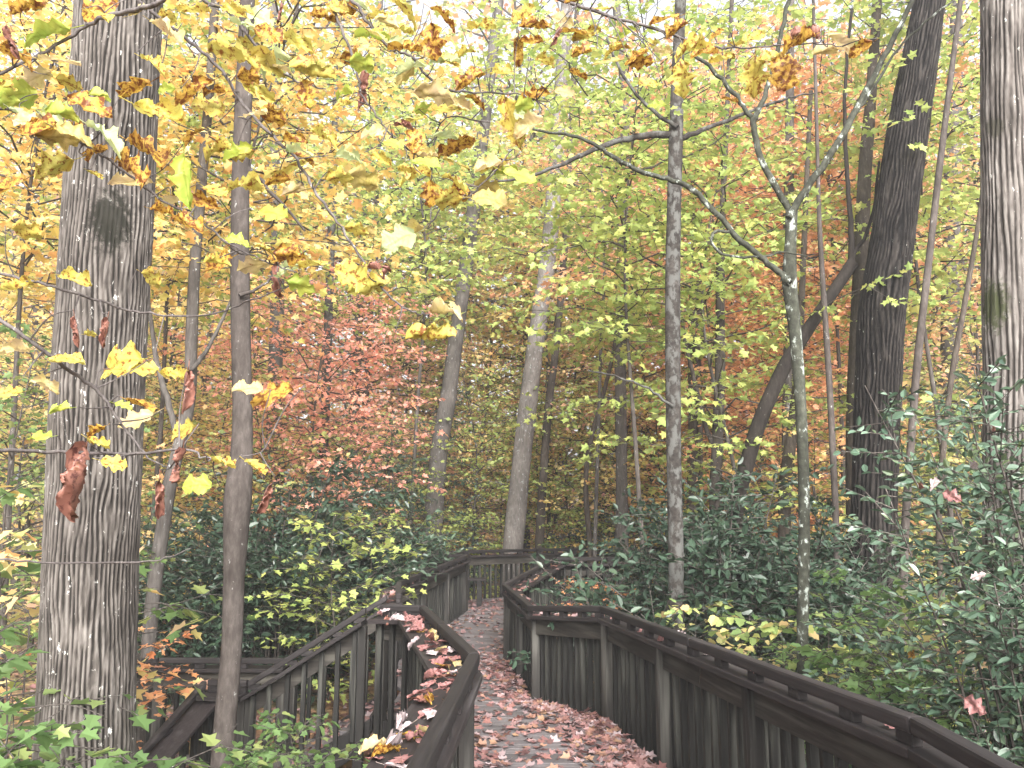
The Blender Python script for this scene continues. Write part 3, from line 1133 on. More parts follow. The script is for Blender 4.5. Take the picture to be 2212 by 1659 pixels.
tree('crooked pale sapling trunk between the oak and the slender trunk', [(330, 1300, 30), (345, 1180, 30), (368, 1040, 30), (388, 960, 27), (410, 860, 25), (414, 720, 25), (422, 560, 23), (435, 400, 22), (452, 200, 20), (465, 0, 18)], 10.5, B_GREY,
     limbs=[([(388, 960, 16), (360, 860, 18), (335, 760, 14), (320, 640, 11)], 10.6), ([(415, 800, 14), (450, 750, 11), (480, 690, 9), (520, 600, 6)], 10.4)])
tree('hazy grey trunk left of the red maple foliage', [(588, 1000, 34), (595, 800, 31), (600, 600, 29), (592, 440, 27), (590, 200, 24)], 19, B_GREY)
tree('thin lichen-grey trunk rising through the red foliage', [(694, 1150, 22), (700, 950, 20), (706, 800, 20), (712, 600, 18), (720, 400, 17), (728, 150, 15)], 17, B_MOT)
tree('leaning grey trunk in the middle distance, left of the pale leaning trunk', [(935, 1150, 42), (948, 980, 38), (968, 860, 34), (985, 730, 33), (1006, 580, 31), (1030, 400, 28), (1060, 150, 25)], 21.0, B_GREY)
tree('pale straight trunk leaning right behind the far platform railing', [(1108, 1190, 45), (1122, 1040, 42), (1140, 880, 39), (1163, 700, 37), (1183, 560, 35), (1198, 400, 33), (1215, 150, 30)], 20.5, B_LIGHT, seg=20)
tree('thin dark trunk just right of the pale leaning trunk', [(1165, 1185, 20), (1172, 1050, 18), (1186, 870, 17), (1200, 760, 15), (1215, 600, 15), (1228, 400, 13), (1240, 150, 12)], 21.5, B_BROWN)
tree('very thin sapling stem right of the dark thin trunk', [(1285, 1185, 9), (1292, 950, 8), (1298, 750, 7), (1305, 600, 6), (1300, 400, 5)], 17, B_GREY, extra_up=1)
tree('thin dark stem beside the pale forked sapling behind the platform', [(1275, 1185, 12), (1268, 1000, 11), (1325, 760, 8), (1335, 600, 7)], 19, B_BROWN, extra_up=1)
tree('mottled upright trunk right of the boardwalk with a level branch', [(1462, 1400, 34), (1460, 1200, 33), (1456, 1000, 32), (1454, 800, 33), (1453, 600, 33), (1456, 450, 31), (1460, 300, 31), (1464, 150, 27), (1470, 0, 24)], 9.0, B_MOT,
     seg=18, limbs=[([(1452, 290, 22), (1400, 292, 20), (1330, 305, 17), (1270, 330, 14), (1200, 360, 11), (1120, 385, 8), (1040, 395, 5)], 9.0),
                    ([(1466, 302, 18), (1530, 275, 12), (1610, 245, 10), (1690, 215, 7), (1760, 200, 4)], 9.0),
                    ([(1464, 275, 12), (1426, 250, 11), (1376, 205, 9), (1338, 145, 8), (1310, 80, 6)], 8.9),
                    ([(1455, 880, 8), (1400, 840, 7), (1340, 815, 5), (1270, 800, 4)], 8.9)])
tree('forked lichen-spotted young tree right of the boardwalk', [(1734, 1440, 24), (1735, 1290, 25), (1737, 1150, 24), (1735, 1000, 24), (1728, 850, 24), (1716, 700, 26), (1706, 610, 31), (1708, 520, 23), (1710, 455, 25)], 7.0,
     bark_mat('lichen_bark_white_spots', (.020, .021, .017), (.042, .045, .035), (.085, .09, .073), scale=.6, stretch=1.2, bump=.3, lichen=.26, lichen_col=(.27, .30, .27),
              patches=[]), extra_up=0, seg=18,
     limbs=[([(1712, 470, 20), (1690, 425, 19), (1650, 360, 18), (1632, 300, 17), (1628, 260, 17), (1645, 225, 14), (1665, 170, 13), (1685, 80, 12), (1702, 0, 11), (1710, -80, 9)], 7.0),
            ([(1704, 470, 21), (1740, 410, 20), (1800, 325, 19), (1850, 240, 18), (1900, 140, 16), (1945, 55, 14), (1990, -40, 12)], 6.95),
            ([(1628, 262, 14), (1590, 210, 13), (1540, 150, 11), (1500, 120, 9)], 7.05),
            ([(1706, 612, 24), (1690, 595, 18), (1650, 560, 16), (1600, 520, 16), (1550, 465, 15), (1500, 412, 15), (1440, 385, 13), (1380, 370, 13), (1320, 335, 12), (1270, 305, 10), (1210, 288, 8), (1150, 280, 6)], 6.7),
            ([(1575, 500, 9), (1545, 500, 9), (1538, 520, 8), (1560, 548, 8), (1620, 555, 7), (1700, 545, 5), (1760, 560, 4)], 6.7),
            ([(1845, 250, 10), (1880, 200, 8), (1930, 120, 7), (1985, 60, 6), (2060, 0, 5)], 6.95)])
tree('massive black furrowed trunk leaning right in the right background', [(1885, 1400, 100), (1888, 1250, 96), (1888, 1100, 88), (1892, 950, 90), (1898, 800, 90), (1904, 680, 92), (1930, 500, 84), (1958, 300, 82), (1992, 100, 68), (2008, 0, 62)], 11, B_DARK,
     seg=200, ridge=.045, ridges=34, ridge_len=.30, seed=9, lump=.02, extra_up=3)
tree('narrow grey trunk pressed against the left of the black trunk', [(1845, 1150, 34), (1846, 900, 34), (1853, 700, 32), (1862, 500, 30), (1870, 350, 28), (1882, 200, 22), (1895, 0, 20)], 12.2, B_BROWN, seg=16)
tree('dark trunk leaning sharply right behind the evergreen shrub', [(1590, 1100, 34), (1606, 1030, 33), (1640, 915, 32), (1690, 800, 31), (1730, 735, 28), (1780, 660, 25), (1842, 568, 27)], 11.4, B_LEAN, extra_up=0,
     limbs=[([(1840, 572, 20), (1838, 480, 15), (1832, 400, 13), (1825, 290, 11), (1826, 170, 9), (1840, 20, 8)], 11.4), ([(1835, 565, 12), (1880, 480, 9), (1900, 350, 7)], 11.4)])
tree('short dark stem beside the sharply leaning trunk', [(1694, 1080, 28), (1702, 1000, 27), (1715, 900, 22), (1722, 820, 19), (1730, 680, 15), (1738, 500, 12)], 13, B_BROWN)
tree('pale flaky trunk with dark moss at the right edge', [(2190, 1250, 110), (2186, 1000, 105), (2184, 800, 102), (2180, 650, 100), (2176, 450, 96), (2172, 250, 92), (2168, 0, 86)], 6.0,
     bark_mat('pale_flaky_bark_with_moss', (0.0289, 0.0255, 0.02295), (0.09775, 0.0884, 0.08245), (0.2125, 0.1997, 0.1887), scale=.9, stretch=8, bump=.6, lichen=.1, use_h=True,
              patches=[(tuple(unp(2150, 655, 5.9) - Vector((unp(2190, 1250, 6).x, 6, ground_z(3.6, 6) - .1))), (.17, .26), (.03, .035, .014), .92),
                       (tuple(unp(2165, 275, 5.9) - Vector((unp(2190, 1250, 6).x, 6, ground_z(3.6, 6) - .1))), (.09, .10), (.03, .028, .02), .8)]),
     seg=190, ridge=.024, ridges=30, ridge_len=.34, seed=14, lump=.02, extra_up=3)
tree('slim grey stem right of the black trunk', [(1952, 1350, 17), (1955, 1150, 17), (1972, 900, 16), (1985, 750, 16), (2008, 550, 15), (2025, 400, 14), (2050, 200, 12), (2075, 0, 10)], 9.5, B_SMOOTH)
tree('thin bent stem between the slim stem and the mossy trunk', [(2028, 1120, 13), (2040, 950, 12), (2058, 800, 12), (2085, 650, 11), (2115, 470, 9), (2130, 330, 7)], 10, B_BROWN)
tree('faint grey trunk behind the bent stem', [(2050, 1000, 36), (2052, 700, 36), (2056, 450, 34), (2062, 200, 30)], 18, B_GREY)
tree('grey forked stem left of the lichen-spotted tree', [(1546, 1060, 28), (1550, 950, 25), (1555, 800, 22), (1556, 600, 20), (1562, 430, 13), (1570, 250, 11)], 13, B_SMOOTH,
     limbs=[([(1546, 980, 16), (1525, 920, 13), (1500, 820, 12), (1478, 720, 10), (1460, 600, 8)], 13)])
tree('dark trunk behind the mottled upright trunk', [(1500, 1100, 34), (1503, 900, 32), (1500, 760, 28), (1505, 500, 24)], 17, B_BROWN)
tree('slim pale stem between the lichen-spotted tree and the black trunk', [(1808, 1350, 14), (1806, 1150, 14), (1798, 950, 14), (1790, 800, 13), (1780, 650, 12), (1770, 480, 10), (1765, 300, 8)], 11, B_SMOOTH)
tree('straight grey pole trunk in the gap behind the fork', [(1700, 1000, 22), (1704, 700, 22), (1704, 430, 22), (1706, 210, 18), (1708, 0, 15)], 15, B_GREY)
tree('straight grey trunk showing above the level branch', [(1340, 700, 24), (1345, 500, 22), (1350, 300, 20), (1345, 150, 19), (1330, 0, 17)], 18, B_GREY)
tree('far grey trunk above the pink foliage in the left distance', [(760, 1000, 24), (770, 800, 22), (778, 600, 20), (800, 350, 18), (815, 100, 16)], 27, B_GREY)

# ------------------------------------------------------------------ shrubs and leafy young trees
variant('maple_tall', make_tree_arrays(21, 8.5, 2.6, 2.7, 58, T_MAPLE, .105, sub=.30, gap=.072, trunk_r=.045, tilt=.55))
variant('maple_high', make_tree_arrays(22, 10.5, 5.3, 3.2, 58, T_MAPLE, .11, sub=.32, gap=.074, trunk_r=.05, tilt=.55))
variant('maple_low', make_tree_arrays(23, 5.0, .9, 2.1, 44, T_MAPLE, .085, sub=.28, gap=.075, trunk_r=.028, tilt=.55))
variant('sapling', make_tree_arrays(24, 1.9, .35, .95, 22, T_MAPLE, .085, sub=.2, gap=.075, trunk_r=.011, lean=.12))
variant('seedling', make_tree_arrays(25, .95, .15, .55, 14, T_BROAD, .08, sub=.16, gap=.075, trunk_r=.007, lean=.08))
variant('mid_tree', make_tree_arrays(26, 10.0, 1.4, 3.3, 70, T_KITE, .12, sub=.36, gap=.085, trunk_r=.07, tilt=.85))
variant('mid_tall', make_tree_arrays(27, 16.0, 5.0, 4.2, 80, T_KITE, .145, sub=.42, gap=.10, trunk_r=.12, tilt=.85))
variant('mid_low', make_tree_arrays(28, 6.0, .5, 2.6, 60, T_KITE, .10, sub=.30, gap=.075, trunk_r=.04, tilt=.85))
variant('holly', make_bush_arrays(31, 1.15, 2.0, 30, T_OVAL, .06, 30, gap=.03))
variant('holly_tall', make_bush_arrays(32, 1.0, 3.4, 30, T_OVAL, .058, 38, gap=.032, mound=False))
variant('evergreen_tree', make_tree_arrays(33, 6.0, .6, 2.0, 66, T_OVAL, .085, sub=.22, gap=.045, trunk_r=.05, tilt=.7, profile='cone', twigs=False))
variant('herb', make_bush_arrays(34, .55, .75, 14, T_BROAD, .095, 4, gap=.09, stem_r=.005, tilt=.35))


def at_px(px, Y):
    return (px - CX) / FPX * Y / math.cos(TILT) * math.cos(TILT)


def P(key, name, label, cat, px, Y, pal, scale=1.0, group=None, dz=0.0, sxy=None, rz=None, stem_name='trunk'):
    x = at_px(px, Y)
    return plant(key, name, label, cat, x, Y, pal, scale, rz=rz, z=ground_z(x, Y) + dz - .02, group=group, sxy=sxy, stem_name=stem_name)


# evergreen shrubs
P('holly', 'evergreen_shrub', 'dark evergreen shrub behind the railing at the foot of the mottled trunk', 'shrub', 1475, 11.6, 'evergreen', 1.45, stem_name='stems')
P('holly', 'evergreen_shrub', 'broad dark evergreen shrub under the sharply leaning trunk', 'shrub', 1545, 10.0, 'evergreen', 1.72, stem_name='stems')
P('holly', 'evergreen_shrub', 'dark evergreen shrub left of the lichen-spotted tree', 'shrub', 1665, 11.2, 'evergreen', 1.65, stem_name='stems')
P('holly_tall', 'holly_shrub', 'tall blue green holly in front of the mossy trunk at the right edge', 'shrub', 2215, 4.9, 'bluegreen', 1.1, stem_name='stems')
P('holly', 'holly_shrub', 'low blue green holly in the lower right corner behind the railing', 'shrub', 2150, 4.0, 'bluegreen', 1.05, stem_name='stems')
P('holly', 'holly_shrub', 'blue green holly between the black trunk and the right edge', 'shrub', 2090, 5.7, 'bluegreen', 1.15, stem_name='stems')
P('evergreen_tree', 'evergreen_tree', 'dark evergreen tree left of the far platform', 'tree', 955, 22.0, 'evergreen', 1.0)
P('evergreen_tree', 'evergreen_tree', 'dark evergreen tree behind the thin grey trunk in the red foliage', 'tree', 720, 19.0, 'evergreen', .85)
P('evergreen_tree', 'evergreen_tree', 'dark evergreen behind the sharply leaning trunk', 'tree', 1600, 15.0, 'evergreen', .75)
P('evergreen_tree', 'evergreen_tree', 'dark evergreen low behind the yellow bush', 'tree', 845, 18.0, 'evergreen', .8)
P('holly', 'evergreen_shrub', 'dark evergreen shrub behind the slender brown trunk', 'shrub', 610, 13.0, 'evergreen', 1.8, stem_name='stems')
P('holly', 'evergreen_shrub', 'dark evergreen shrub above the far stair railing', 'shrub', 730, 15.0, 'evergreen', 1.9, stem_name='stems')
P('holly', 'evergreen_shrub', 'dark evergreen shrub between the oak and the slender brown trunk', 'shrub', 420, 13.5, 'evergreen', 1.5, stem_name='stems')
P('holly', 'evergreen_shrub', 'dark evergreen shrub low right of the pale leaning trunk', 'shrub', 1300, 23.0, 'evergreen', 1.4, stem_name='stems')

# bright bush above the stairs and others near the walk
P('sapling', 'leafy_bush', 'bright yellow green bush above the stairs left of the boardwalk', 'bush', 735, 11.6, 'yellowgreen', 1.45)
P('sapling', 'leafy_bush', 'yellow green bush just left of the railing beyond the stairs', 'bush', 800, 14.0, 'yellowgreen', 1.45)
P('sapling', 'leafy_bush', 'yellow green bush behind the stair railing, farthest left of three', 'bush', 705, 11.8, 'yellowgreen', 1.1)
P('sapling', 'orange_sapling', 'small orange leaved sapling in the pocket behind the boardwalk bend', 'sapling', 1265, 11.8, 'peach', 1.0)
P('sapling', 'orange_sapling', 'small peach leaved sapling right of the oak trunk', 'sapling', 330, 8.6, 'peach', 1.1)

# young broadleaf trees with their own place in the picture
MT = [
    ('maple_high', 'yellow green young tree spreading over the middle of the view', 1400, 12.0, 'yellowgreen', 1.0),
    ('maple_high', 'yellow young tree arching over the left of the view', 528, 11.0, 'yellow', 1.05),
    ('maple_high', 'yellow young tree high in the upper left corner', 60, 10.5, 'yellow', 1.05),
    ('maple_tall', 'yellow green young tree above the forked lichen-spotted trunk', 1600, 12.5, 'yellowgreen', 1.1),
    ('maple_high', 'yellow green young tree high in the upper right corner', 2060, 13.5, 'yellowgreen', 1.15),
    ('maple_tall', 'mixed coloured young tree between the mottled trunk and the pale leaning trunk', 1330, 23.0, 'mixed', 1.2),
    ('maple_high', 'orange young tree filling the top right of centre', 1500, 17.0, 'orange', 1.25),
    ('maple_high', 'yellow green young tree filling the top centre', 880, 21.0, 'yellowgreen', 1.4),
    ('maple_high', 'yellow green young tree high above the crooked sapling', 330, 14.5, 'yellowgreen', 1.2),
    ('maple_high', 'orange young tree high between fork and black trunk', 1800, 16.0, 'orange', 1.2),
    ('maple_high', 'yellow young tree high between the pale leaning trunk and the level branch', 1180, 25.0, 'yellow', 1.4),
    ('maple_tall', 'red pink young maple in the left middle distance', 690, 15.5, 'red', .88),
    ('maple_tall', 'orange red young maple behind the forked trunk', 1760, 15.5, 'orange', 1.0),
    ('maple_low', 'yellow green low tree beneath the red maple', 850, 19.5, 'yellowgreen', 1.0),
    ('maple_low', 'golden low tree left of the slender brown trunk', 400, 15.0, 'gold', 1.05),
    ('maple_low', 'green low tree at the left edge', 20, 10.0, 'green', 1.0),
    ('maple_low', 'yellow green low tree well right of the pale leaning trunk', 1300, 24.0, 'yellowgreen', 1.15),
    ('maple_low', 'yellow low tree beside the black trunk', 1770, 13.2, 'yellow', .8),
    ('maple_low', 'green low tree between the black trunk and the mossy trunk', 2060, 13.0, 'green', .95),
    ('maple_low', 'orange low tree behind the thin lichen-grey trunk', 620, 20.0, 'orange', 1.0),
    ('maple_low', 'golden low tree in the centre distance', 1000, 27.0, 'gold', 1.2),
]
for (k, lab, px, Y, pal, sc) in MT:
    P(k, 'young_tree', lab, 'tree', px, Y, pal, sc)
FT = [  # key, px, Y, palette, scale, label
    ('mid_tree', 110, 17, 'mixed', 1, 'mixed coloured tree behind the left edge of the oak trunk'),
    ('mid_tree', 330, 20, 'yellow', 1.0, 'yellow tree showing between the oak and the crooked sapling'),
    ('mid_tree', 520, 22, 'red', .9, 'red tree behind the slender brown trunk'),
    ('mid_tree', 760, 23, 'red', .95, 'red pink tree behind the thin lichen-grey trunk'),
    ('mid_tree', 880, 26, 'rosy', 1.0, 'rosy peach tree left of the leaning grey trunk in the middle distance'),
    ('mid_tree', 1040, 25, 'gold', .95, 'golden tree between the leaning grey trunk and the pale leaning trunk'),
    ('mid_tree', 1220, 26, 'yellow', 1.0, 'yellow tree behind the thin dark trunk right of the pale leaning trunk'),
    ('mid_tree', 1400, 22, 'rosy', 1.0, 'rosy tree just left of the mottled trunk, far back'),
    ('mid_tree', 1560, 20, 'orange', 1.0, 'orange tree just right of the mottled trunk, far back'),
    ('mid_tree', 1690, 21, 'orange', 1.05, 'orange tree filling the gap under the fork of the lichen-spotted tree'),
    ('mid_tree', 1830, 22, 'red', 1.05, 'red orange tree left of the black trunk, far back'),
    ('mid_tree', 1980, 19, 'yellowgreen', 1.0, 'yellow green tree right of the black trunk, far back'),
    ('mid_tree', 2120, 17, 'mixed', 1.0, 'tree of mixed autumn colours left of the mossy trunk'),
    ('mid_tree', 2230, 20, 'orange', 1.0, 'orange tree at the right edge behind the mossy trunk'),
    ('mid_tree', -60, 20, 'yellow', 1.0, 'yellow tree at the left edge, far back'),
    ('mid_tall', 240, 27, 'rosy', 1.0, 'tall rosy tree rising behind the oak trunk'),
    ('mid_tall', 60, 24, 'yellow', 1.1, 'tall yellow tree in the upper left corner, far back'),
    ('mid_tall', 430, 25, 'yellow', 1.15, 'tall yellow tree between the oak and the slender trunk, far back'),
    ('mid_tall', 780, 26, 'yellowgreen', 1.2, 'tall yellow green tree left of the top centre, far back'),
    ('mid_tall', 1130, 27, 'yellowgreen', 1.2, 'tall yellow green tree right of the top centre, far back'),
    ('mid_tall', 1640, 25, 'yellowgreen', 1.2, 'tall yellow green tree directly behind the fork, far back'),
    ('mid_tall', 1900, 27, 'yellowgreen', 1.2, 'tall yellow green tree left of the top of the black trunk'),
    ('mid_tall', 2160, 22, 'orange', 1.1, 'tall orange tree in the upper right corner, far back'),
    ('mid_tall', 600, 28, 'rosy', 1.0, 'tall rosy tree above the red foliage on the left'),
    ('mid_tall', 960, 29, 'mixed', 1.0, 'tall mixed coloured tree at the top centre, far back'),
    ('mid_tall', 1300, 26, 'rosy', 1.0, 'tall rosy tree above the level branch of the mottled trunk'),
    ('mid_tall', 1520, 24, 'orange', 1.05, 'tall orange tree right of the top of the mottled trunk'),
    ('mid_tall', 1760, 26, 'orange', 1.0, 'tall orange tree high behind the fork'),
    ('mid_tall', 2040, 24, 'yellowgreen', 1.0, 'tall yellow green tree high behind the black trunk'),
    ('mid_low', 240, 16, 'yellowgreen', 1, 'low yellow green tree hidden partly by the oak trunk'),
    ('mid_low', 480, 18, 'yellow', 1, 'low yellow tree between the crooked sapling and the slender trunk'),
    ('mid_low', 640, 25, 'gold', 1.1, 'low golden tree behind the dark evergreens on the left'),
    ('mid_low', 930, 25, 'rosy', 1, 'low rosy tree beside the dark evergreen left of the platform'),
    ('mid_low', 1090, 28, 'yellow', 1.1, 'low yellow tree behind the pale leaning trunk'),
    ('mid_low', 1230, 24, 'yellow', 1, 'bright yellow low tree close behind the thin dark trunk beside the pale leaning trunk'),
    ('mid_low', 1020, 23, 'yellowgreen', 1.1, 'low yellow green tree left of the pale leaning trunk'),
    ('mid_low', 1170, 25, 'yellowgreen', 1.25, 'low yellow green tree directly behind the pale leaning trunk'),
    ('mid_low', 1350, 22, 'yellowgreen', 1.15, 'low yellow green tree right of the very thin sapling stem'),
    ('mid_low', 1420, 20, 'yellow', 1, 'low yellow tree left of the mottled trunk above the evergreen shrub'),
    ('mid_low', 1520, 24, 'rosy', 1.1, 'low rosy tree right of the mottled trunk'),
    ('mid_low', 1650, 18, 'orange', 1, 'orange low tree behind the sharply leaning trunk'),
    ('mid_low', 1760, 24, 'red', 1.1, 'low red tree far behind the slim pale stem'),
    ('mid_low', 1870, 17, 'understory', 1, 'dull green low tree behind the foot of the black trunk'),
    ('mid_low', 2000, 22, 'yellowgreen', 1.1, 'low yellow green tree behind the slim grey stem'),
    ('mid_low', 2150, 15, 'understory', 1, 'dull green low tree behind the mossy trunk'),
    ('mid_low', 60, 15, 'understory', 1, 'dull green low tree left of the oak trunk'),
    ('mid_low', 560, 15, 'understory', .9, 'dull green low tree right behind the slender brown trunk'),
    ('mid_low', 800, 29, 'mixed', 1.1, 'low mixed coloured tree far behind the yellow green bush'),
    ('mid_low', 360, 24, 'mixed', 1.1, 'low mixed coloured tree far behind the crooked sapling'),
    ('mid_low', 1340, 29, 'gold', 1.1, 'low golden tree far behind the end of the platform railing'),
]
for (k, px, Y, pal, sc, lab) in FT:
    P(k, 'autumn_tree', lab, 'tree', px, Y, pal, sc, group='trees in the wood behind the boardwalk')

# the wood beyond, one mass
PALS = ['yellow', 'gold', 'orange', 'red', 'yellowgreen', 'green', 'mixed', 'understory', 'rosy']


def far_wood():
    rs = np.random.default_rng(77)
    protoW, protoL = {}, {}
    for key, args in (('a', dict(seed=41, H=11, h0=.8, R=3.8, nb=44, T=T_KITE, size=.19, sub=.5, gap=.15, trunk_r=.10, twigs=False, tilt=1.0)),
                      ('b', dict(seed=42, H=18, h0=4.5, R=4.6, nb=46, T=T_KITE, size=.21, sub=.55, gap=.17, trunk_r=.16, twigs=False, tilt=1.0)),
                      ('c', dict(seed=43, H=6, h0=.3, R=3.2, nb=36, T=T_KITE, size=.16, sub=.42, gap=.13, trunk_r=.06, twigs=False, tilt=1.0))):
        protoW[key], protoL[key] = make_tree_arrays(**args)
    out = Geo()
    for row, Y in enumerate([30, 35, 40, 46, 53, 61]):
        for px in np.arange(-250, 2500, 150 if Y < 45 else 120):
            pxx = px + rs.uniform(-60, 60)
            y = Y + rs.uniform(-2.5, 2.5)
            x = at_px(pxx, y)
            if pxx < 480:
                ch = ['yellow', 'gold', 'rosy', 'mixed', 'yellowgreen', 'green']
            elif pxx < 900:
                ch = ['red', 'rosy', 'rosy', 'gold', 'mixed', 'yellowgreen']
            elif pxx < 1350:
                ch = ['rosy', 'yellow', 'orange', 'mixed', 'yellowgreen', 'mixed']
            elif pxx < 1950:
                ch = ['orange', 'orange', 'red', 'rosy', 'orange', 'mixed']
            else:
                ch = ['yellowgreen', 'green', 'orange', 'mixed']
            key = rs.choice(['a', 'b', 'c', 'b', 'a'] if Y < 50 else ['a', 'b', 'b'])
            if key == 'c':
                ch = ch + ['understory', 'understory', 'yellowgreen']
            mi = PALS.index(rs.choice(ch))
            an = rs.uniform(0, 6.28)
            sc = rs.uniform(.85, 1.2) if key != 'b' else rs.uniform(1.1, 1.5)
            ca, sa = math.cos(an) * sc, math.sin(an) * sc
            M = np.array([[ca, -sa, 0], [sa, ca, 0], [0, 0, sc]])
            off = np.array([x, y, ground_z(x, y)])
            for G_, m_ in ((protoL[key], mi), (protoW[key], len(PALS))):
                v = np.concatenate(G_.v) @ M.T + off
                out.add(v, np.concatenate(G_.s), np.concatenate(G_.l), np.concatenate(G_.r), m_)
    o = link(bpy.data.objects.new('far_wood', out.mesh('far_wood', [LM[p] for p in PALS] + [BARK_TWIG])))
    tag(o, 'far off autumn wood closing the view behind the trees', 'wood', kind='stuff')


far_wood()

# low plants by the stairs, at the left edge and on the right bank
variant('thicket_plant', make_tree_arrays(35, 2.0, .5, .8, 20, T_BROAD, .088, sub=.2, gap=.085, trunk_r=.010, lean=.12))
variant('thicket_maple', make_tree_arrays(36, 2.3, .7, .95, 22, T_MAPLE, .10, sub=.22, gap=.09, trunk_r=.011, lean=.15))
HB = [  # key, px, Y, palette, scale
    ('thicket_plant', 330, 6.0, 'green', .85), ('thicket_plant', 400, 5.4, 'green', .72), ('thicket_maple', 470, 5.2, 'green', .7), ('thicket_plant', 540, 5.6, 'green', .74), ('thicket_plant', 610, 5.2, 'green', .72),
    ('thicket_maple', 690, 5.4, 'green', .68), ('thicket_plant', 740, 5.0, 'green', .62), ('thicket_plant', 590, 6.3, 'green', .75), ('thicket_maple', 350, 4.8, 'green', .72), ('thicket_plant', 660, 6.4, 'green', .8),
    ('thicket_plant', 430, 6.2, 'understory', .8), ('thicket_plant', 500, 4.6, 'green', .7),
    ('thicket_maple', 10, 4.8, 'green', 1.2), ('thicket_maple', 70, 6.2, 'mixed', 1.35), ('thicket_plant', -10, 4.2, 'green', 1.15), ('thicket_maple', 20, 7.2, 'green', 1.6), ('thicket_maple', 110, 8.2, 'mixed', 1.5),
    ('thicket_maple', 60, 4.3, 'green', .85), ('thicket_maple', 100, 4.3, 'green', 1.02), ('thicket_maple', 10, 4.5, 'green', 1.15),
    ('thicket_plant', 1790, 6.6, 'green', .95), ('thicket_maple', 1920, 6.4, 'green', 1.0), ('thicket_plant', 1640, 7.4, 'understory', 1.0), ('thicket_maple', 1760, 8.2, 'green', 1.0), ('thicket_plant', 1860, 8.6, 'understory', .8),
    ('thicket_plant', 1960, 8, 'green', 1.05), ('thicket_plant', 2040, 7.2, 'understory', 1.1), ('thicket_plant', 1500, 8.2, 'understory', .95), ('thicket_maple', 1850, 5.4, 'green', .8), ('thicket_plant', 1700, 6.2, 'green', .85),
    ('thicket_maple', 1990, 5.2, 'green', .85),
    ('thicket_plant', 980, 20, 'understory', 1.0), ('thicket_plant', 1190, 21, 'green', 1.0), ('herb', 1290, 12.5, 'green', 1.2), ('thicket_plant', 1060, 22, 'yellowgreen', 1.0),
]
ORD = ['first', 'second', 'third', 'fourth', 'fifth', 'sixth', 'seventh', 'eighth', 'ninth', 'tenth', 'eleventh', 'twelfth', 'thirteenth', 'fourteenth']
seen = {}
for (k, px, Y, pal, sc) in sorted(HB, key=lambda h: h[1]):
    tone = {'green': 'green', 'understory': 'dull green', 'yellowgreen': 'yellow green', 'mixed': 'mixed coloured'}[pal]
    grp, txt = (('plants in front of the stairs', '%s leafy plant in front of the stairs, %s from the oak trunk') if 250 < px < 800 else
                (('plants by the oak', '%s leafy plant beside the oak, %s from the left edge') if px < 250 else
                 (('plants behind the right railing', '%s leafy plant on the bank behind the right railing, %s from its bend') if px > 1400 else
                  ('plants beyond the platform', '%s leafy plant around the boardwalk end, %s from the left'))))
    n = seen.get(grp, 0)
    seen[grp] = n + 1
    P(k, 'leafy_plant', txt % (tone, ORD[n]), 'plant', px, Y, pal, sc, group=grp, stem_name='stems')
P('sapling', 'green_sapling', 'green leaved sapling in front of the oak trunk at the left edge', 'sapling', 40, 4.2, 'green', 1.05)
P('sapling', 'green_sapling', 'green leaved sapling between the black trunk and the holly', 'sapling', 1960, 6.0, 'green', 1.0)
P('sapling', 'green_sapling', 'yellow green sapling in front of the black trunk', 'sapling', 1880, 8.4, 'yellowgreen', 1.0)


# ------------------------------------------------------------------ large foreground leaves on overhanging branches
def big_leaf_mesh(name, seed, kind='oak', curl=.25, wav=.05, roll=0.0):
    rs = np.random.default_rng(seed)
    nu, nv = 30, 9
    vs, U, Vv = [], [], []
    ph = rs.uniform(-.03, .03)
    for i in range(nu):
        u = i / (nu - 1)
        if kind == 'oak':
            env = .36 * math.sin(math.pi * min(1, u ** .85)) ** .75 * (1.05 - .2 * u)
            lob = .5 + .5 * math.cos(2 * math.pi * 3.0 * (u + ph) - 2.6)
            w = env * (.62 + .55 * lob)
        elif kind == 'tulip':
            env = .40 * math.sin(math.pi * min(1, .04 + u * .93)) ** .5
            w = env * (1.0 + .28 * math.cos(2 * math.pi * 2 * u - 2.9))
        else:
            w = .30 * math.sin(math.pi * u) ** .8
        w = max(w, .006)
        for j in range(nv):
            v = j / (nv - 1) * 2 - 1
            jag = 1 + (.10 * rs.normal() if abs(v) == 1 and 1 < i < nu - 2 else 0)
            x = u + .11 * abs(v) ** 1.5 * math.sin(math.pi * u)
            y = v * w * jag
            z = -curl * u * u + .22 * abs(y) + wav * math.sin(7 * u + 4 * v + seed) + wav * .6 * rs.normal() * .4
            if roll:
                a = y * roll
                y, z = math.sin(a) / roll * .8, z + (1 - math.cos(a)) / roll * .8
                x += .05 * math.sin(9 * u + v)
            vs.append((x, y, z))
            U.append(u)
            Vv.append(v)
    q = []
    for i in range(nu - 1):
        for j in range(nv - 1):
            q += [i * nv + j, (i + 1) * nv + j, (i + 1) * nv + j + 1, i * nv + j + 1]
    g = Geo()
    g.add(vs, [4] * ((nu - 1) * (nv - 1)), q, 0.5)
    nblade = len(vs)
    g.tube(catmull([(-.30, 0, .06), (-.15, 0, .03), (.02, 0, 0)], 3), np.linspace(.012, .009, 7), 5)
    n_all = g.n
    uu = np.array(U + [0] * (n_all - nblade))
    vv = np.array(Vv + [0] * (n_all - nblade))
    return mesh_np(name, np.concatenate(g.v), np.concatenate(g.s), np.concatenate(g.l), rnd=np.concatenate(g.r), mats=[LM['yellow']], smooth=True, attrs={'leaf_u': uu, 'leaf_v': vv})


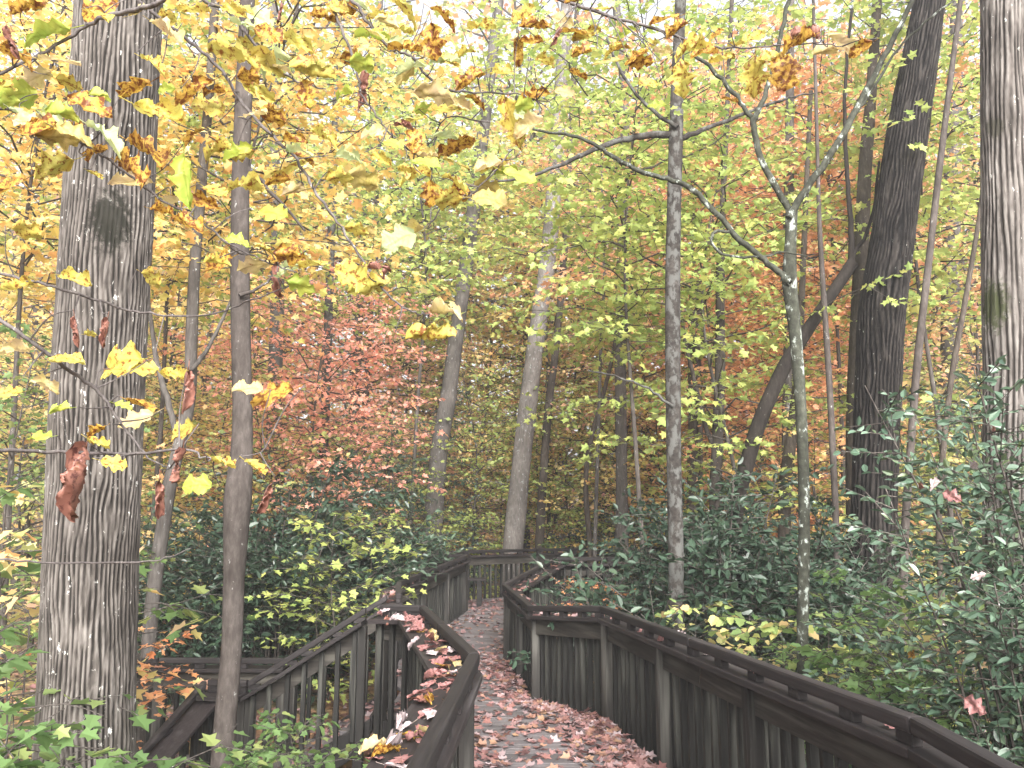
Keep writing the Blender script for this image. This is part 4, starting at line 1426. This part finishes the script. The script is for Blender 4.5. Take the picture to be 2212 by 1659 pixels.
def big_leaf_mat(name, base, base2, spot, spot_amt, transl=.4):
    m, nt, N, L, out = new_mat(name)
    tc = N.new('ShaderNodeTexCoord')
    oi = N.new('ShaderNodeObjectInfo')
    ml = N.new('ShaderNodeMath')
    ml.operation = 'MULTIPLY'
    ml.inputs[1].default_value = 57
    L.new(oi.outputs['Random'], ml.inputs[0])
    cx = N.new('ShaderNodeCombineXYZ')
    L.new(ml.outputs[0], cx.inputs[0])
    L.new(ml.outputs[0], cx.inputs[1])
    va = N.new('ShaderNodeVectorMath')
    L.new(tc.outputs['Object'], va.inputs[0])
    L.new(cx.outputs[0], va.inputs[1])
    n0 = N.new('ShaderNodeTexNoise')
    n0.inputs['Scale'].default_value = 2.2
    n0.inputs['Detail'].default_value = 3
    L.new(va.outputs[0], n0.inputs['Vector'])
    r0 = ramp(N, [(.35, base), (.65, base2)])
    L.new(n0.outputs['Fac'], r0.inputs[0])
    n1 = N.new('ShaderNodeTexNoise')
    n1.inputs['Scale'].default_value = 6.5
    n1.inputs['Detail'].default_value = 7
    n1.inputs['Roughness'].default_value = .68
    L.new(va.outputs[0], n1.inputs['Vector'])
    r1 = ramp(N, [(.66 - spot_amt * .3, (0, 0, 0)), (.74 - spot_amt * .3, (1, 1, 1))])
    L.new(n1.outputs['Fac'], r1.inputs[0])
    mx = N.new('ShaderNodeMix')
    mx.data_type = 'RGBA'
    L.new(r1.outputs[0], mx.inputs[0])
    L.new(r0.outputs[0], mx.inputs[6])
    mx.inputs[7].default_value = (*spot, 1)
    au, av = N.new('ShaderNodeAttribute'), N.new('ShaderNodeAttribute')
    au.attribute_name, av.attribute_name = 'leaf_u', 'leaf_v'
    ab = N.new('ShaderNodeMath')
    ab.operation = 'ABSOLUTE'
    L.new(av.outputs['Fac'], ab.inputs[0])
    sv = N.new('ShaderNodeMath')                                   # side veins
    sv.operation = 'MULTIPLY_ADD'
    sv.inputs[1].default_value = -.22
    L.new(ab.outputs[0], sv.inputs[0])
    L.new(au.outputs['Fac'], sv.inputs[2])
    s2 = N.new('ShaderNodeMath')
    s2.operation = 'MULTIPLY'
    s2.inputs[1].default_value = 44
    L.new(sv.outputs[0], s2.inputs[0])
    s3 = N.new('ShaderNodeMath')
    s3.operation = 'SINE'
    L.new(s2.outputs[0], s3.inputs[0])
    rv = ramp(N, [(.90, (0, 0, 0)), (1.0, (.35, .35, .35))])
    L.new(s3.outputs[0], rv.inputs[0])
    rm = ramp(N, [(.05, (.6, .6, .6)), (.12, (0, 0, 0))])
    L.new(ab.outputs[0], rm.inputs[0])
    ad = N.new('ShaderNodeMath')
    L.new(rv.outputs[0], ad.inputs[0])
    L.new(rm.outputs[0], ad.inputs[1])
    ad.use_clamp = True
    mv = N.new('ShaderNodeMix')
    mv.data_type = 'RGBA'
    mv.blend_type = 'MULTIPLY'
    L.new(ad.outputs[0], mv.inputs[0])
    L.new(mx.outputs[2], mv.inputs[6])
    mv.inputs[7].default_value = (.62, .60, .40, 1)
    p = N.new('ShaderNodeBsdfPrincipled')
    p.inputs['Roughness'].default_value = .5
    p.inputs['Specular IOR Level'].default_value = .3
    L.new(mv.outputs[2], p.inputs['Base Color'])
    t = N.new('ShaderNodeBsdfTranslucent')
    L.new(mv.outputs[2], t.inputs['Color'])
    ms = N.new('ShaderNodeMixShader')
    ms.inputs[0].default_value = transl
    L.new(p.outputs[0], ms.inputs[1])
    L.new(t.outputs[0], ms.inputs[2])
    L.new(ms.outputs[0], out.inputs[0])
    return m


BL = {'y': big_leaf_mat('yellow_blotched_leaf', (0.5148, 0.396, 0.0792), (0.4488, 0.4224, 0.1056), (0.1848, 0.066, 0.0132), .46),
      'o': big_leaf_mat('orange_brown_blotched_leaf', (0.5148, 0.3432, 0.0594), (0.462, 0.264, 0.0528), (0.1452, 0.0462, 0.0132), .62),
      'g': big_leaf_mat('green_yellow_leaf', (0.31, 0.4092, 0.0744), (0.3844, 0.4092, 0.0744), (0.248, 0.1364, 0.0248), .06),
      'p': big_leaf_mat('pale_yellow_leaf', (0.5084, 0.4216, 0.1736), (0.4836, 0.372, 0.2232), (0.31, 0.1488, 0.0496), .18),
      'w': big_leaf_mat('pale_green_leaf', (0.3844, 0.4712, 0.2604), (0.434, 0.4588, 0.2232), (0.31, 0.217, 0.062), .04),
      'b': big_leaf_mat('curled_brown_leaf', (0.195, 0.08625, 0.06375), (0.27, 0.1275, 0.0975), (0.075, 0.02625, 0.0225), .45, .12),
      't': big_leaf_mat('tan_olive_leaf', (0.4356, 0.3696, 0.1056), (0.4752, 0.3828, 0.1584), (0.2244, 0.1122, 0.033), .2),
      'r': big_leaf_mat('fallen_red_brown_leaf', (.215, .095, .09), (.28, .145, .138), (0.0936, 0.0324, 0.0324), .35, .1),
      'l': big_leaf_mat('fallen_pale_lilac_leaf', (0.345, 0.2775, 0.2925), (0.39, 0.3225, 0.3225), (0.3, 0.21, 0.195), .15, .1)}
BIG = [big_leaf_mesh('leaf', 3, 'oak', .15), big_leaf_mesh('leaf', 5, 'tulip', .25), big_leaf_mesh('leaf', 8, 'oak', .35, .06), big_leaf_mesh('leaf', 12, 'tulip', .1, .06), big_leaf_mesh('leaf', 17, 'oak', .05, .03), big_leaf_mesh('leaf', 37, 'oak', .45, .05, 3), big_leaf_mesh('leaf', 41, 'tulip', .3, .07, 2.5), big_leaf_mesh('leaf', 43, 'oak', -.1, .08, 4), big_leaf_mesh('leaf', 47, 'tulip', .4, .09, 4)]
CURL = [big_leaf_mesh('leaf', 23, 'oak', .2, .10, 9), big_leaf_mesh('leaf', 29, 'tulip', .1, .12, 11), big_leaf_mesh('leaf', 31, 'oak', .35, .11, 7)]
B_BR = bark_mat('branch_bark', (.05, .043, .043), (.095, .085, .085), (.17, .155, .15), scale=1.2, lichen=.1)

BRANCHES = [
    ('overhanging twig with green and brown leaves crossing the top of the oak trunk', 2.7, [(430, -60, 15), (349, 0, 13), (317, 16, 12), (231, 35, 11), (185, 59, 9), (100, 110, 7), (16, 153, 8), (-80, 190, 9)]),
    ('grey overhanging branch entering at the top between oak and slender trunk', 3.1, [(400, -70, 9), (440, 0, 9), (490, 22, 8), (530, 70, 8), (565, 110, 7), (600, 148, 6), (650, 180, 5), (700, 190, 4)]),
    ('long dark overhanging branch running diagonally from the oak to the centre', 2.9, [(250, -50, 9), (320, 20, 9), (410, 90, 8), (480, 155, 8), (525, 225, 8), (590, 295, 8), (640, 345, 7), (685, 420, 7), (730, 480, 6), (785, 565, 6), (845, 645, 5), (895, 675, 4), (930, 680, 3)]),
    ('overhanging branch crossing the oak trunk at half height with yellow leaves', 2.8, [(-60, 235, 9), (20, 235, 9), (90, 262, 8), (165, 300, 7), (210, 330, 7), (270, 370, 6), (325, 415, 6), (390, 455, 5), (450, 490, 5), (500, 530, 4), (560, 560, 4), (640, 590, 3)]),
    ('thin drooping branch sweeping across both left trunks', 3.0, [(-60, 575, 8), (0, 590, 7), (100, 615, 7), (200, 645, 6), (280, 670, 5), (370, 682, 5), (450, 680, 4), (525, 655, 4), (595, 628, 3), (680, 605, 2)]),
    ('dark branch descending from the left edge across the oak with forked twigs', 2.6, [(-60, 640, 10), (20, 702, 9), (110, 768, 9), (195, 832, 8), (234, 871, 7), (260, 910, 6), (293, 956, 5), (325, 992, 4), (368, 1014, 3)]),
    ('level dark branch across the lower oak trunk with a dangling brown leaf', 2.6, [(-80, 970, 10), (0, 972, 9), (114, 977, 8), (202, 979, 8), (277, 980, 7), (404, 970, 6), (439, 988, 4), (488, 990, 3), (508, 997, 3), (573, 969, 2)]),
    ('thin bare twig low across the oak trunk', 3.2, [(-60, 1198, 5), (0, 1206, 5), (130, 1216, 4), (277, 1215, 4), (358, 1205, 3), (413, 1184, 2)]),
    ('overhanging branch with large yellow leaves hanging at the top centre', 3.0, [(700, -80, 9), (735, -20, 8), (777, 19, 8), (795, 51, 8), (844, 105, 7), (887, 121, 7), (943, 183, 6), (1010, 199, 5), (1101, 201, 4), (1160, 215, 3)]),
    ('short dark twig with curled brown leaves hanging left of the centre', 2.9, [(690, -60, 7), (731, 48, 7), (755, 102, 7), (771, 153, 6), (780, 200, 5), (803, 234, 5), (836, 282, 4), (865, 309, 4), (897, 333, 3), (916, 341, 3)]),
    ('overhanging branch reaching in at the top right with blotched orange leaves', 3.0, [(1140, -50, 9), (1216, 0, 9), (1301, 30, 8), (1366, 48, 7), (1430, 66, 7), (1500, 92, 6), (1560, 104, 5), (1650, 100, 4), (1740, 95, 3), (1820, 98, 3)]),
    ('slim twig with yellow leaves left of the mottled trunk', 3.2, [(1100, 330, 3), (1060, 380, 4), (1010, 425, 4), (960, 440, 4), (930, 470, 3), (950, 266, 3), (1058, 266, 4)]),
]
LEAVES = [  # x, y, size px, colour, hanging
    (99, 64, 105, 'g', 0), (25, 90, 80, 'b', 1), (129, 131, 125, 'p', 0), (215, 16, 95, 'o', 0), (35, 204, 85, 'g', 0), (290, 188, 95, 'o', 0), (193, 225, 105, 'o', 0), (215, 205, 55, 'g', 0),
    (362, 64, 95, 'p', 0), (344, 247, 120, 'y', 0), (102, 263, 95, 'p', 0), (126, 295, 100, 't', 0), (228, 284, 100, 'w', 0), (411, 193, 120, 'o', 0), (357, 190, 50, 'g', 0), (317, 320, 105, 'o', 0),
    (285, 360, 100, 'o', 0), (413, 290, 65, 'o', 0), (115, 357, 95, 'y', 0), (510, 325, 75, 'g', 0), (395, 381, 110, 'g', 1), (523, 129, 140, 'y', 0), (524, 16, 65, 'y', 0), (397, 427, 95, 'p', 0), (465, 413, 85, 'y', 0),
    (625, 364, 85, 'y', 0), (532, 399, 85, 'y', 0), (599, 388, 65, 'o', 0), (591, 461, 80, 'g', 0), (733, 383, 85, 'y', 0), (784, 388, 70, 't', 0), (779, 501, 85, 't', 0), (862, 517, 88, 'w', 0), (889, 501, 80, 't', 0),
    (626, 552, 85, 'o', 0), (679, 568, 95, 'y', 0), (548, 574, 75, 'p', 0), (618, 582, 60, 'w', 0), (599, 603, 75, 'b', 1), (760, 592, 95, 'y', 0), (792, 617, 95, 'y', 0), (819, 579, 55, 'b', 0), (830, 600, 65, 'b', 1),
    (961, 668, 72, 'p', 0), (929, 727, 110, 'y', 0), (929, 418, 70, 'o', 1), (969, 429, 68, 'y', 0), (1053, 402, 65, 't', 0), (1050, 359, 80, 'y', 0), (881, 386, 45, 'y', 0), (513, 517, 65, 'g', 0),
    (640, 89, 85, 'y', 0), (701, 40, 75, 'o', 0), (744, 16, 65, 'o', 0), (876, 13, 95, 'y', 0), (803, 81, 75, 'g', 0), (865, 99, 65, 'w', 0), (863, 64, 75, 'y', 0), (935, 89, 85, 'o', 1), (782, 137, 65, 'g', 0),
    (889, 140, 75, 'w', 0), (962, 134, 75, 'w', 0), (675, 156, 110, 'y', 0), (782, 190, 90, 'b', 1), (661, 201, 75, 'o', 1), (736, 226, 65, 'y', 0), (744, 199, 45, 'g', 0), (938, 199, 110, 'p', 0), (1013, 169, 82, 'o', 0),
    (1104, 255, 110, 'y', 1), (897, 258, 62, 'y', 0), (897, 301, 55, 'o', 1), (871, 268, 40, 'b', 0), (916, 236, 55, 'g', 0), (849, 309, 55, 'g', 0), (752, 336, 65, 'w', 0), (822, 341, 55, 'y', 0), (648, 325, 80, 'w', 0),
    (1058, 354, 75, 'p', 0), (1026, 212, 65, 'o', 0), (1083, 153, 50, 'y', 0), (605, 27, 55, 'b', 1), (1120, 107, 65, 'o', 1), (1158, 201, 80, 'o', 0), (1201, 78, 60, 'b', 1), (1268, 78, 65, 'y', 0), (1309, 134, 78, 't', 0),
    (1373, 121, 72, 'o', 0), (1435, 40, 78, 'o', 0), (1470, 165, 92, 'y', 1), (1494, 99, 80, 'y', 0), (1430, 113, 50, 'p', 0), (1628, 80, 62, 'y', 0), (1722, 88, 82, 'o', 0), (1741, 72, 72, 'b', 0), (1628, 160, 90, 'y', 1),
    (1693, 155, 85, 'o', 1), (1577, 215, 45, 'o', 0), (1820, 93, 88, 'p', 0), (1322, 102, 45, 'y', 0), (1215, 45, 65, 'p', 0), (1419, 226, 50, 'g', 0), (1548, 72, 40, 'o', 0), (163, 715, 65, 'b', 1), (225, 715, 55, 'b', 1),
    (195, 721, 40, 'y', 0), (143, 774, 75, 'y', 0), (260, 780, 105, 'y', 0), (303, 796, 82, 'y', 0), (407, 840, 95, 'b', 1), (378, 813, 80, 'y', 0), (534, 839, 78, 'p', 0), (586, 855, 105, 'o', 0), (212, 959, 68, 'y', 0),
    (293, 907, 85, 'p', 0), (208, 927, 50, 'o', 0), (306, 871, 78, 'o', 0), (133, 881, 45, 'g', 0), (88, 943, 50, 'g', 0), (247, 1001, 55, 'y', 0), (160, 1035, 150, 'b', 1), (387, 1005, 80, 'b', 1), (345, 1080, 75, 'b', 1),
    (426, 1047, 70, 'g', 0), (573, 1080, 75, 'b', 1), (553, 1005, 65, 'y', 0), (482, 1001, 65, 'y', 0), (29, 754, 65, 'p', 0), (98, 829, 55, 'p', 0), (20, 848, 60, 'y', 0), (394, 930, 65, 'y', 0), (267, 875, 45, 'g', 0),
    (40, 620, 80, 'y', 0), (60, 500, 75, 'y', 0), (20, 400, 85, 'o', 0), (450, 230, 70, 'y', 0), (470, 320, 70, 'y', 0), (560, 200, 75, 'y', 0), (590, 250, 60, 'o', 0), (330, 130, 80, 'y', 0), (60, 20, 90, 'o', 0),
    (150, 180, 70, 'y', 0), (480, 80, 70, 'y', 0), (420, 20, 75, 'y', 0), (580, 70, 75, 'o', 0), (820, 30, 70, 'y', 0), (960, 30, 75, 'o', 0), (1040, 60, 75, 'y', 0), (1130, 30, 70, 'y', 0), (1000, 110, 60, 'y', 0),
    (1290, 20, 60, 'y', 0), (1255, 110, 60, 'o', 0), (1340, 100, 55, 'o', 0), (1405, 95, 55, 'y', 0), (1460, 60, 55, 'o', 0), (1525, 110, 60, 'o', 0), (1590, 95, 50, 'y', 0), (1660, 120, 60, 'y', 0), (1780, 110, 60, 'p', 0), (1860, 105, 60, 'o', 0), (1180, 130, 60, 'y', 0), (1220, 200, 55, 'p', 0), (1150, 90, 60, 'o', 0), (1350, 70, 60, 'g', 0), (1560, 130, 55, 'y', 0), (1250, 160, 55, 'o', 0), (1400, 180, 50, 'y', 0), (700, 290, 65, 'y', 0), (470, 560, 60, 'y', 0), (330, 600, 60, 'y', 0),
]


def build_branches():
    roots = []
    allp = []
    for bi, (lab, Y, px) in enumerate(BRANCHES):
        pts, rad = [], []
        for (x, y, w) in px:
            yy = Y + .12 * math.sin(x * .011 + bi)
            p = unp(x, y, yy)
            pts.append(p)
            rad.append(w / 2 * yy / FPX)
        o0 = pts[0]
        root = empty('overhanging_branch', o0, lab, 'branch', 'branches hanging into the foreground')
        C = catmull([p - o0 for p in pts], 6)
        C += np.random.default_rng(bi).normal(size=C.shape) * .0025
        g = Geo()
        g.tube(C, np.interp(np.linspace(0, 1, len(C)), np.linspace(0, 1, len(rad)), rad), 7)
        link(bpy.data.objects.new('limb', g.mesh('limb', [B_BR], smooth=True)), root)
        roots.append((root, o0))
        for c in C:
            allp.append((Vector(c) + o0, bi))
    rs = random.Random(5)
    extra = []
    for _ in range(130):
        q = rs.choice([a for a in allp if a[1] not in (7,)])
        x, y = proj(q[0])
        x, y = x + rs.gauss(0, 40), y + rs.gauss(0, 32)
        if 0 < x < 1500 and -20 < y < 620:
            extra.append((x, y, rs.uniform(42, 88), rs.choice('yyyooogpttw'), 0))
    for li, (x, y, s, colr, hang) in enumerate(LEAVES + extra):
        best = min(allp, key=lambda q: (lambda pp: (pp[0] - x) ** 2 + (pp[1] - y) ** 2)(proj(q[0])))
        bi = best[1]
        root, o0 = roots[bi]
        Y = best[0].y + rs.uniform(-.22, .12)
        c = unp(x, y, Y)
        size = s * Y / FPX * (.96 if not hang else 1.0) * rs.uniform(.85, 1.1)
        tocam = (Vector((0, 0, EYE)) - c).normalized()
        right = Vector((1, 0, 0))
        if hang:
            ax = Vector((rs.uniform(-.35, .35), rs.uniform(-.25, .25), -1)).normalized()
            nrm = (tocam + Vector((rs.uniform(-.6, .6), 0, rs.uniform(-.1, .4)))).normalized()
        else:
            sg = rs.choice((-1, 1))
            if (best[0].x - c.x) * sg > 0.02:
                sg = -sg
            ax = (right * sg + Vector((0, rs.uniform(-.5, .5), rs.uniform(-.5, .2)))).normalized()
            nrm = (Vector((0, 0, rs.uniform(.5, 1))) + tocam * rs.uniform(.35, 1.0) * (1 if rs.random() < .75 else -1) + Vector((rs.uniform(-.35, .35),) * 3)).normalized()
        b = nrm.cross(ax).normalized()
        n2 = ax.cross(b)
        me = rs.choice(CURL) if colr == 'b' else rs.choice(BIG)
        M = Matrix((ax, b, n2)).transposed().to_4x4()
        pos = c - ax * size * .5
        o = link(bpy.data.objects.new('leaf', me), root)
        o.matrix_local = Matrix.Translation(pos - o0) @ M @ Matrix.Scale(size, 4)
        o.material_slots[0].link = 'OBJECT'
        o.material_slots[0].material = BL[colr]
        st = pos - ax * size * .28 + n2 * size * .05
        near = min((q for q in allp if q[1] == bi), key=lambda q: (q[0] - st).length)[0]
        if (near - st).length < .7:
            g = Geo()
            mid = (near + st) / 2 + Vector((rs.uniform(-.02, .02), 0, rs.uniform(-.03, .03)))
            g.tube(catmull([near - o0, mid - o0, st - o0], 4), [.0030, .0028, .0024, .0022, .002, .0018, .0017, .0016, .0016], 5)
            link(bpy.data.objects.new('twig', g.mesh('twig', [B_BR], smooth=True)), root)


def proj(p):
    dx, dy, dz = p.x, p.y, p.z - EYE
    cz = dy * math.cos(TILT) + dz * math.sin(TILT)
    cy = -dy * math.sin(TILT) + dz * math.cos(TILT)
    return (CX + FPX * dx / cz, CY - FPX * cy / cz)


build_branches()


# ------------------------------------------------------------------ fallen leaves on the boardwalk and the rail caps
def fallen():
    rs = random.Random(21)
    cand = []
    Y = .8
    while Y < 17.5:
        a, b = extents(Y)
        b = min(b, a + 2.2 if Y < R5[1] else 3.0)
        wid = b - a
        dens = 400 if Y < 6 else (300 if Y < 8 else (200 if Y < 12 else 140))
        for _ in range(int(dens * wid * .1 + rs.random())):
            t = rs.random()
            if rs.random() < .33:
                t = 1 - abs(rs.gauss(0, .16))                       # drifted against the right railing
            elif 5 < Y < 14 and .35 < t < .75 and rs.random() < .55:
                continue
            if not 0.02 < t < .99:
                continue
            cand.append((a + wid * t, Y + rs.uniform(0, .1)))
        Y += .1
    cand.sort(key=lambda p: p[1])
    vis = [p for p in cand if p[1] > 2.3]
    own, rest = vis[:190], vis[190:] + [p for p in cand if p[1] <= 2.3]
    flat = [BIG[0], BIG[2], BIG[4], BIG[1]]
    for (x, y) in own:
        me = rs.choice(flat if rs.random() < .7 else CURL[:1] + flat)
        o = link(bpy.data.objects.new('fallen_leaf', me))
        s = rs.uniform(.06, .12)
        o.location = (x, y, deck_z(x, y) + .012 + rs.random() * .02)
        o.rotation_euler = (rs.gauss(0, .28), rs.gauss(0, .28), rs.uniform(0, 6.28))
        o.scale = (s,) * 3
        o.material_slots[0].link = 'OBJECT'
        o.material_slots[0].material = BL[rs.choices('rrlpyb', (5, 3, 1.6, .5, .3, 2.2))[0]]
        tag(o, 'reddish fallen leaf lying on the near boardwalk planks', 'leaf', 'fallen leaves on the near planks')
    n = len(rest)
    pos = np.array([(x, y, deck_z(x, y) + .012) for x, y in rest])
    g = Geo()
    r2 = np.random.default_rng(3)
    scatter(g, T_MAPLE, pos, r2.normal(size=(n, 3)) * [1, 1, .15], np.array([0, 0, 1.0]) + r2.normal(size=(n, 3)) * .35, r2.uniform(.06, .11, n), r2.random(n))
    # on the stairs and the landing
    m = 160
    xs = r2.uniform(LX - .3, SX1, m)
    ys = r2.uniform(SY0 + .1, SY1 - .1, m)
    scatter(g, T_MAPLE, np.stack([xs, ys, np.full(m, LZ + .012)], 1), r2.normal(size=(m, 3)) * [1, 1, .15], np.array([0, 0, 1.0]) + r2.normal(size=(m, 3)) * .3, r2.uniform(.07, .12, m), r2.random(m))
    for k in range(4):
        m = 34
        xs = SX0 - .06 - .29 * k - r2.uniform(.02, .28, m)
        scatter(g, T_MAPLE, np.stack([xs, r2.uniform(SY0 + .12, SY1 - .12, m), np.full(m, -.03 - .182 * (k + 1) + .012)], 1), r2.normal(size=(m, 3)) * [1, 1, .15],
                np.array([0, 0, 1.0]) + r2.normal(size=(m, 3)) * .3, r2.uniform(.07, .12, m), r2.random(m))
    o = link(bpy.data.objects.new('fallen_leaves', g.mesh('fallen_leaves', [LM['litter']])))
    tag(o, 'reddish brown fallen leaves strewn along the boardwalk and stairs', 'fallen leaves', kind='stuff')

    # leaves on the caps
    def cap_leaves(pts, side, n, s0, s1, t0=0.0, lab='', grp='', o0=.05, o1=.2, lo=.0):
        P_ = [Vector(p) for p in pts]
        lens = [(P_[i + 1] - P_[i]).length for i in range(len(P_) - 1)]
        for _ in range(n):
            u = rs.uniform(t0, 1) * sum(lens)
            i = 0
            while u > lens[i] and i < len(lens) - 1:
                u -= lens[i]
                i += 1
            d = P_[i + 1] - P_[i]
            h = Vector((d.x, d.y, 0)).normalized()
            nn = Vector((h.y, -h.x, 0)) * side
            p = P_[i] + d * (u / lens[i]) + nn * rs.uniform(o0, o1)
            o = link(bpy.data.objects.new('fallen_leaf', rs.choice([BIG[0], BIG[2], BIG[4], CURL[2]])))
            o.location = p + Vector((0, 0, .918 + rs.random() * .02))
            s = rs.uniform(s0, s1)
            o.rotation_euler = (rs.gauss(0, .35), rs.gauss(0, .35), rs.uniform(0, 6.28))
            o.scale = (s,) * 3
            o.material_slots[0].link = 'OBJECT'
            o.material_slots[0].material = BL[rs.choices('rrlpob', (4, 3, 2.2, 1.2, .8, 1.0))[0]]
            tag(o, lab, 'leaf', grp)

    cap_leaves([L0b, L1], -1, 34, .09, .14, .05, 'curled fallen leaf on the wide cap of the left foreground railing', 'leaves on the left rail cap')
    cap_leaves([L1, L2, L3], -1, 46, .085, .13, 0, 'fallen leaf on the left rail cap beyond its corner', 'leaves beyond the left rail corner')
    cap_leaves([R1, C2], 1, 26, .08, .12, 0, 'fallen leaf on the long right rail cap', 'leaves on the right rail cap')
    g = Geo()
    for pts, side, n in (([C2, C1, R4], 1, 60), ([R4, R5], 1, 50), ([L4b, L4, L5], -1, 50), ([F1, F2, F3], -1, 50)):
        P_ = [np.array(p) for p in pts]
        for i in range(len(P_) - 1):
            d = P_[i + 1] - P_[i]
            h = np.array([d[1], -d[0], 0]) / math.hypot(d[0], d[1]) * side
            m = n // (len(P_) - 1)
            t = r2.random(m)
            pos = P_[i] + d * t[:, None] + h * r2.uniform(.05, .2, m)[:, None] + [0, 0, .918]
            scatter(g, T_MAPLE, pos, r2.normal(size=(m, 3)) * [1, 1, .15], np.array([0, 0, 1.0]) + r2.normal(size=(m, 3)) * .35, r2.uniform(.06, .11, m), r2.random(m))
    o = link(bpy.data.objects.new('rail_leaves', g.mesh('rail_leaves', [LM['litter']])))
    tag(o, 'small fallen leaves scattered on the farther rail caps', 'fallen leaves', kind='stuff')


fallen()
for (x, y, Y, sz, c, lab) in ((2030, 1040, 4.6, .085, 'l', 'pale leaf caught at the left edge of the tall holly'), (2035, 1065, 4.55, .10, 'r', 'reddish leaf caught just under the pale leaf in the tall holly'),
                              (2110, 1000, 4.5, .07, 'l', 'pale leaf caught high in the tall holly'), (1990, 1045, 5.0, .07, 'b', 'brown curled leaf caught beside the slim stem'),
                              (2150, 920, 4.4, .08, 'b', 'dark brown leaf caught in the holly top in front of the mossy trunk'), (2085, 1510, 3.5, .10, 'r', 'red brown leaf caught low in the corner holly'),
                              (2130, 1240, 4.0, .07, 'l', 'pale leaf caught halfway up the corner holly'), (1965, 1405, 5.0, .08, 'o', 'orange leaf caught on the bank left of the corner holly')):
    o = link(bpy.data.objects.new('caught_leaf', BIG[len(lab) % 5]))
    o.location = unp(x, y, Y)
    o.rotation_euler = (1.1, .3, x * .37)
    o.scale = (sz,) * 3
    o.material_slots[0].link = 'OBJECT'
    o.material_slots[0].material = BL[c]
    tag(o, lab, 'leaf', 'leaves caught in the holly')


# ------------------------------------------------------------------ haze volume added to pale and brighten the background, as glare does
def haze():
    bm = bmesh.new()
    bmesh.ops.create_cube(bm, size=1)
    for v in bm.verts:
        v.co = Vector((v.co.x * 120, 33 + v.co.y * 80, -4 + (v.co.z + .5) * 36))
    me = bpy.data.meshes.new('haze')
    bm.to_mesh(me)
    bm.free()
    m, nt, N, L, out = new_mat('pale_haze')
    pv = N.new('ShaderNodeVolumePrincipled')
    pv.inputs['Color'].default_value = (.95, .95, .97, 1)
    pv.inputs['Density'].default_value = HAZE
    pv.inputs['Anisotropy'].default_value = .3
    L.new(pv.outputs[0], out.inputs['Volume'])
    me.materials.append(m)
    o = link(bpy.data.objects.new('haze', me))
    tag(o, 'pale haze added between the trees to wash out the background', None, kind='stuff')


HAZE = 0.0028
haze()
